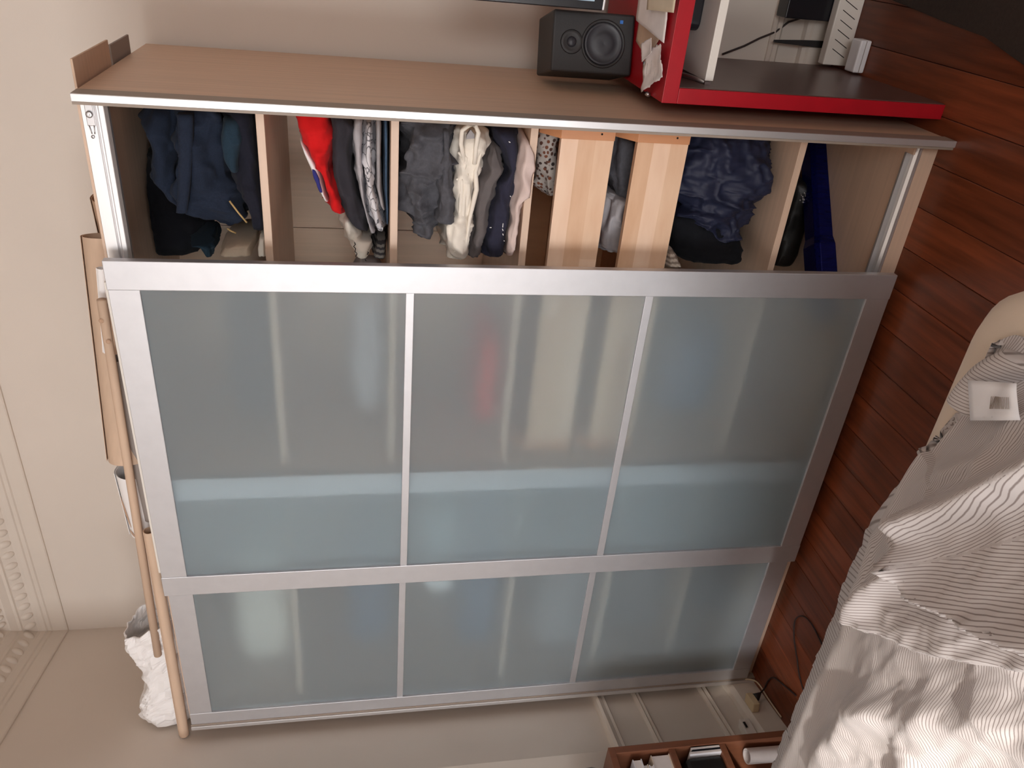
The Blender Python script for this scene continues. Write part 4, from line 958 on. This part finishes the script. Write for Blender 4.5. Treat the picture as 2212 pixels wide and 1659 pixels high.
# turned-over duvet corner by the label
rings = []
for i in range(21):
    f = i/20; x = 1.150 + 0.115*f; y = -0.842 - 0.055*f*f
    rings.append([(x, y + 0.034*math.cos(t) + 0.004*fb(x, t, 0, 9, 2), 0.500 + 0.028*math.sin(t)*(1-0.3*f)) for t in [2*math.pi*k/20 for k in range(20)]])
cr = MB().ring(rings); cr = cr.build('turned_corner', dm, du, True)
ul = cr.data.uv_layers.new(name='stripe')
for lp in cr.data.loops:
    v = cr.data.vertices[lp.vertex_index].co; ul.data[lp.index].uv = ((v.x*0.95 + v.y*0.15)/0.0050, 0)

# ------------------------------------------------------------------ bookcase by the left wall
bc = thing('bookcase', (-0.515, -0.78, 0), 'low reddish wooden bookcase standing against the left wall', 'bookcase')
KX0, KX1, KY0, KY1 = -0.605, -0.425, -1.25, -0.318
box('top_board', M['book_wood'], bc, KX0, KX1, KY0, KY1, 0.676, 0.696, bevel=0.001)
for a, c in ((KY1-0.022, KY1), (KY0, KY0+0.022)): box('side_board', M['book_wood'], bc, KX0, KX1, a, c, 0.0, 0.676, bevel=0.001)
for z in (0.485, 0.318, 0.035): box('shelf', M['book_wood'], bc, KX0, KX1-0.004, KY0+0.022, KY1-0.022, z, z+0.02, bevel=0.001)
box('back_board', M['book_wood'], bc, KX0, KX0+0.006, KY0+0.022, KY1-0.022, 0.055, 0.676)
bk = 'pale books stacked flat in the bookcase'
def book(z0, z1, y1, x1, mt, label, group=bk):
    o = MB().box(KX0+0.012, x1, y1-0.25, y1, z0+0.003, z1-0.003).build('book', M['paper'], None, bevel=0.001); tag(o, label, 'book', group)
    box('cover', mt, o, KX0+0.010, x1+0.002, y1-0.252, y1+0.002, z1-0.003, z1); box('cover', mt, o, KX0+0.010, x1+0.002, y1-0.252, y1+0.002, z0, z0+0.003)
    return o
M['cov1'] = mat('white_cover', srgb(226, 224, 230), 0.5); M['cov2'] = mat('cream_cover', srgb(222, 208, 192), 0.5)
book(0.5052, 0.566, -0.352, -0.440, M['cov2'], 'thick cream book at the bottom of the flat stack, upper bookcase shelf')
book(0.5665, 0.582, -0.385, -0.436, M['cov1'], 'slim white book second from the bottom of the flat stack')
book(0.5825, 0.600, -0.378, -0.442, M['cov2'], 'slim cream book in the middle of the flat stack')
book(0.6005, 0.630, -0.365, -0.432, M['cov1'], 'white book on top of the flat stack, reaching furthest forward')
def upright(x0, x1, y0, y1, z0, z1, name, mt, label, cat, group=None):
    o = MB().box(x0, x1, y0, y1, z0+0.0005, z1).build(name, mt, None, bevel=0.001); tag(o, label, cat, group); return o
nb = upright(-0.58, -0.428, -0.354, -0.342, 0.338, 0.432, 'notebook', M['black_gloss'], 'black notebook standing against the bookcase side, middle shelf', 'notebook')
box('pages', M['paper'], nb, -0.579, -0.427, -0.351, -0.345, 0.34, 0.434)
mg_ = upright(-0.585, -0.430, -0.366, -0.356, 0.338, 0.442, 'magazine', M['cov1'], 'thin white magazine beside the black notebook', 'magazine')
box('pages', M['paper'], mg_, -0.584, -0.4295, -0.364, -0.358, 0.34, 0.4425)
blb = MB().box(-0.585, -0.435, -0.60, -0.372, 0.3385, 0.462).build('storage_box', M['bagblack'], None, bevel=0.012, seg=3); tag(blb, 'black storage box on the middle bookcase shelf', 'box')
MB().tube([(-0.433, -0.47, 0.43), (-0.430, -0.455, 0.415), (-0.433, -0.44, 0.40)], 0.004, 8).build('pull_tab', M['steel'], blb, True)
roll('paper_roll', (-0.458, -0.372, 0.250), (-0.472, -0.368, 0.058), 0.024, 0.025, M['paper'], 'white paper roll standing open end up on the lowest bookcase shelf', 'paper roll', turns=1.4)
roll('paper_roll', (-0.525, -0.400, 0.290), (-0.545, -0.385, 0.058), 0.034, 0.034, M['white_paper'], 'wider white sheet curled around the back of the standing roll', 'paper roll', turns=0.55, wrap=1.2) if False else None
rings = []
for i in range(14):
    u = i/13; x = KX0+0.01+0.12*u
    rings.append([(x, -0.402+0.082*math.cos(t)*max(0.2, 1-abs(2*u-1)**4)+0.008*fb(x, t, 1, 8, 2), 0.697+max(0.0, 0.052*(1+math.sin(t))*max(0.3, 1-abs(2*u-1)**3)+0.006*fb(x, t, 3, 14, 2))) for t in [2*math.pi*k/20 for k in range(20)]])
cbg = MB().ring(rings).build('cloth_bag', cloth('grey_green_cloth', srgb(150, 150, 142)), None, True); tag(cbg, 'grey green cloth bag on top of the bookcase', 'bag')
rings = []
for i in range(12):
    u = i/11; x = -0.465+0.035*u
    rings.append([(x, -0.440+0.045*math.cos(t)*max(0.2, 1-abs(2*u-1)**4), 0.697+0.03*(1+math.sin(t))*max(0.3, 1-abs(2*u-1)**3)) for t in [2*math.pi*k/18 for k in range(18)]])
bp = MB().ring(rings).build('pouch', cloth('blue_cloth', srgb(58, 70, 130)), None, True); tag(bp, 'small blue pouch in front of the grey green bag on the bookcase', 'pouch')

# sockets and cables by the left wall
def lw(s_y, off, z):
    x = xl(s_y); return Vector((x, s_y, z)) + NL*off
s0 = lw(-0.075, 0.047, 0.062)
ad = MB()
def lbox(b, cy, dy, o0, o1, z0, z1):
    base = len(b.v)
    for z in (z0, z1):
        for y_, o_ in ((cy-dy, o0), (cy+dy, o0), (cy+dy, o1), (cy-dy, o1)): b.v.append(tuple(lw(y_, o_, z)))
    for f in [(0,3,2,1),(4,5,6,7),(0,1,5,4),(1,2,6,5),(2,3,7,6),(3,0,4,7)]: b.f.append(tuple(base+i for i in f))
    return b
ad = lbox(MB(), -0.113, 0.030, 0.0465, 0.084, 0.062, 0.088).build('socket_adapter', M['cream_plastic'], None, bevel=0.004, seg=3); tag(ad, 'cream socket adapter plugged in low on the left wall', 'adapter')
pc = [lw(-0.100, 0.072, 0.0615), lw(-0.096, 0.072, 0.052), lw(-0.082, 0.074, 0.030), lw(-0.066, 0.080, 0.006)]
plg = MB().tube([pc[0], pc[1], pc[2]], [0.016, 0.014, 0.005], 12).build('power_plug', M['black_plastic'], None, True); tag(plg, 'black plug with its cord in the cream adapter', 'plug')
cord = [pc[2], pc[3], Vector((-0.53, -0.05, 0.004)), Vector((-0.49, -0.07, 0.004)), Vector((-0.46, -0.12, 0.004)), Vector((-0.42, -0.2, 0.004))]
def spline(P, n=8):
    out_ = []
    for i in range(len(P)-1):
        p0 = P[max(i-1, 0)]; p1 = P[i]; p2 = P[i+1]; p3 = P[min(i+2, len(P)-1)]
        for k in range(n):
            t = k/n; out_.append(0.5*((2*p1)+(p2-p0)*t+(2*p0-5*p1+4*p2-p3)*t*t+(3*p1-p0-3*p2+p3)*t**3))
    return out_+[P[-1]]
MB().tube(spline(cord), 0.0028, 6).build('cord', M['cable'], plg, True)
sk = lbox(MB(), -0.200, 0.034, 0.0125, 0.048, 0.112, 0.150).build('phone_socket', M['tray'], None, bevel=0.003); tag(sk, 'white wall box with a dark slot, low beside the bookcase', 'socket')
lbox(MB(), -0.194, 0.012, 0.0475, 0.0492, 0.136, 0.144).build('slot', M['dark_hole'], sk)
tc_ = MB().tube(spline([lw(0.028, 0.0505, 0.052), lw(0.012, 0.062, 0.036), lw(-0.010, 0.072, 0.016), lw(-0.034, 0.070, 0.005), lw(-0.09, 0.062, 0.004), lw(-0.15, 0.060, 0.004), lw(-0.19, 0.060, 0.004)]), 0.003, 6).build('skirting_cable', M['cable_tan'], None, True); tag(tc_, 'pale cord curving along the foot of the left wall', 'cable')
lp = [Vector(q) for q in ((-0.42, -0.34, 0.004), (-0.352, -0.193, 0.004), (-0.304, -0.139, 0.004), (-0.263, -0.095, 0.004), (-0.205, -0.068, 0.004), (-0.155, -0.095, 0.004), (-0.138, -0.15, 0.004), (-0.151, -0.232, 0.004), (-0.17, -0.38, 0.004), (-0.17, -0.62, 0.004))]
fc_ = MB().tube(spline(lp), 0.0022, 6).build('floor_cable', M['cable'], None, True); tag(fc_, 'thin dark cable looped on the floor between bed and wardrobe', 'cable')
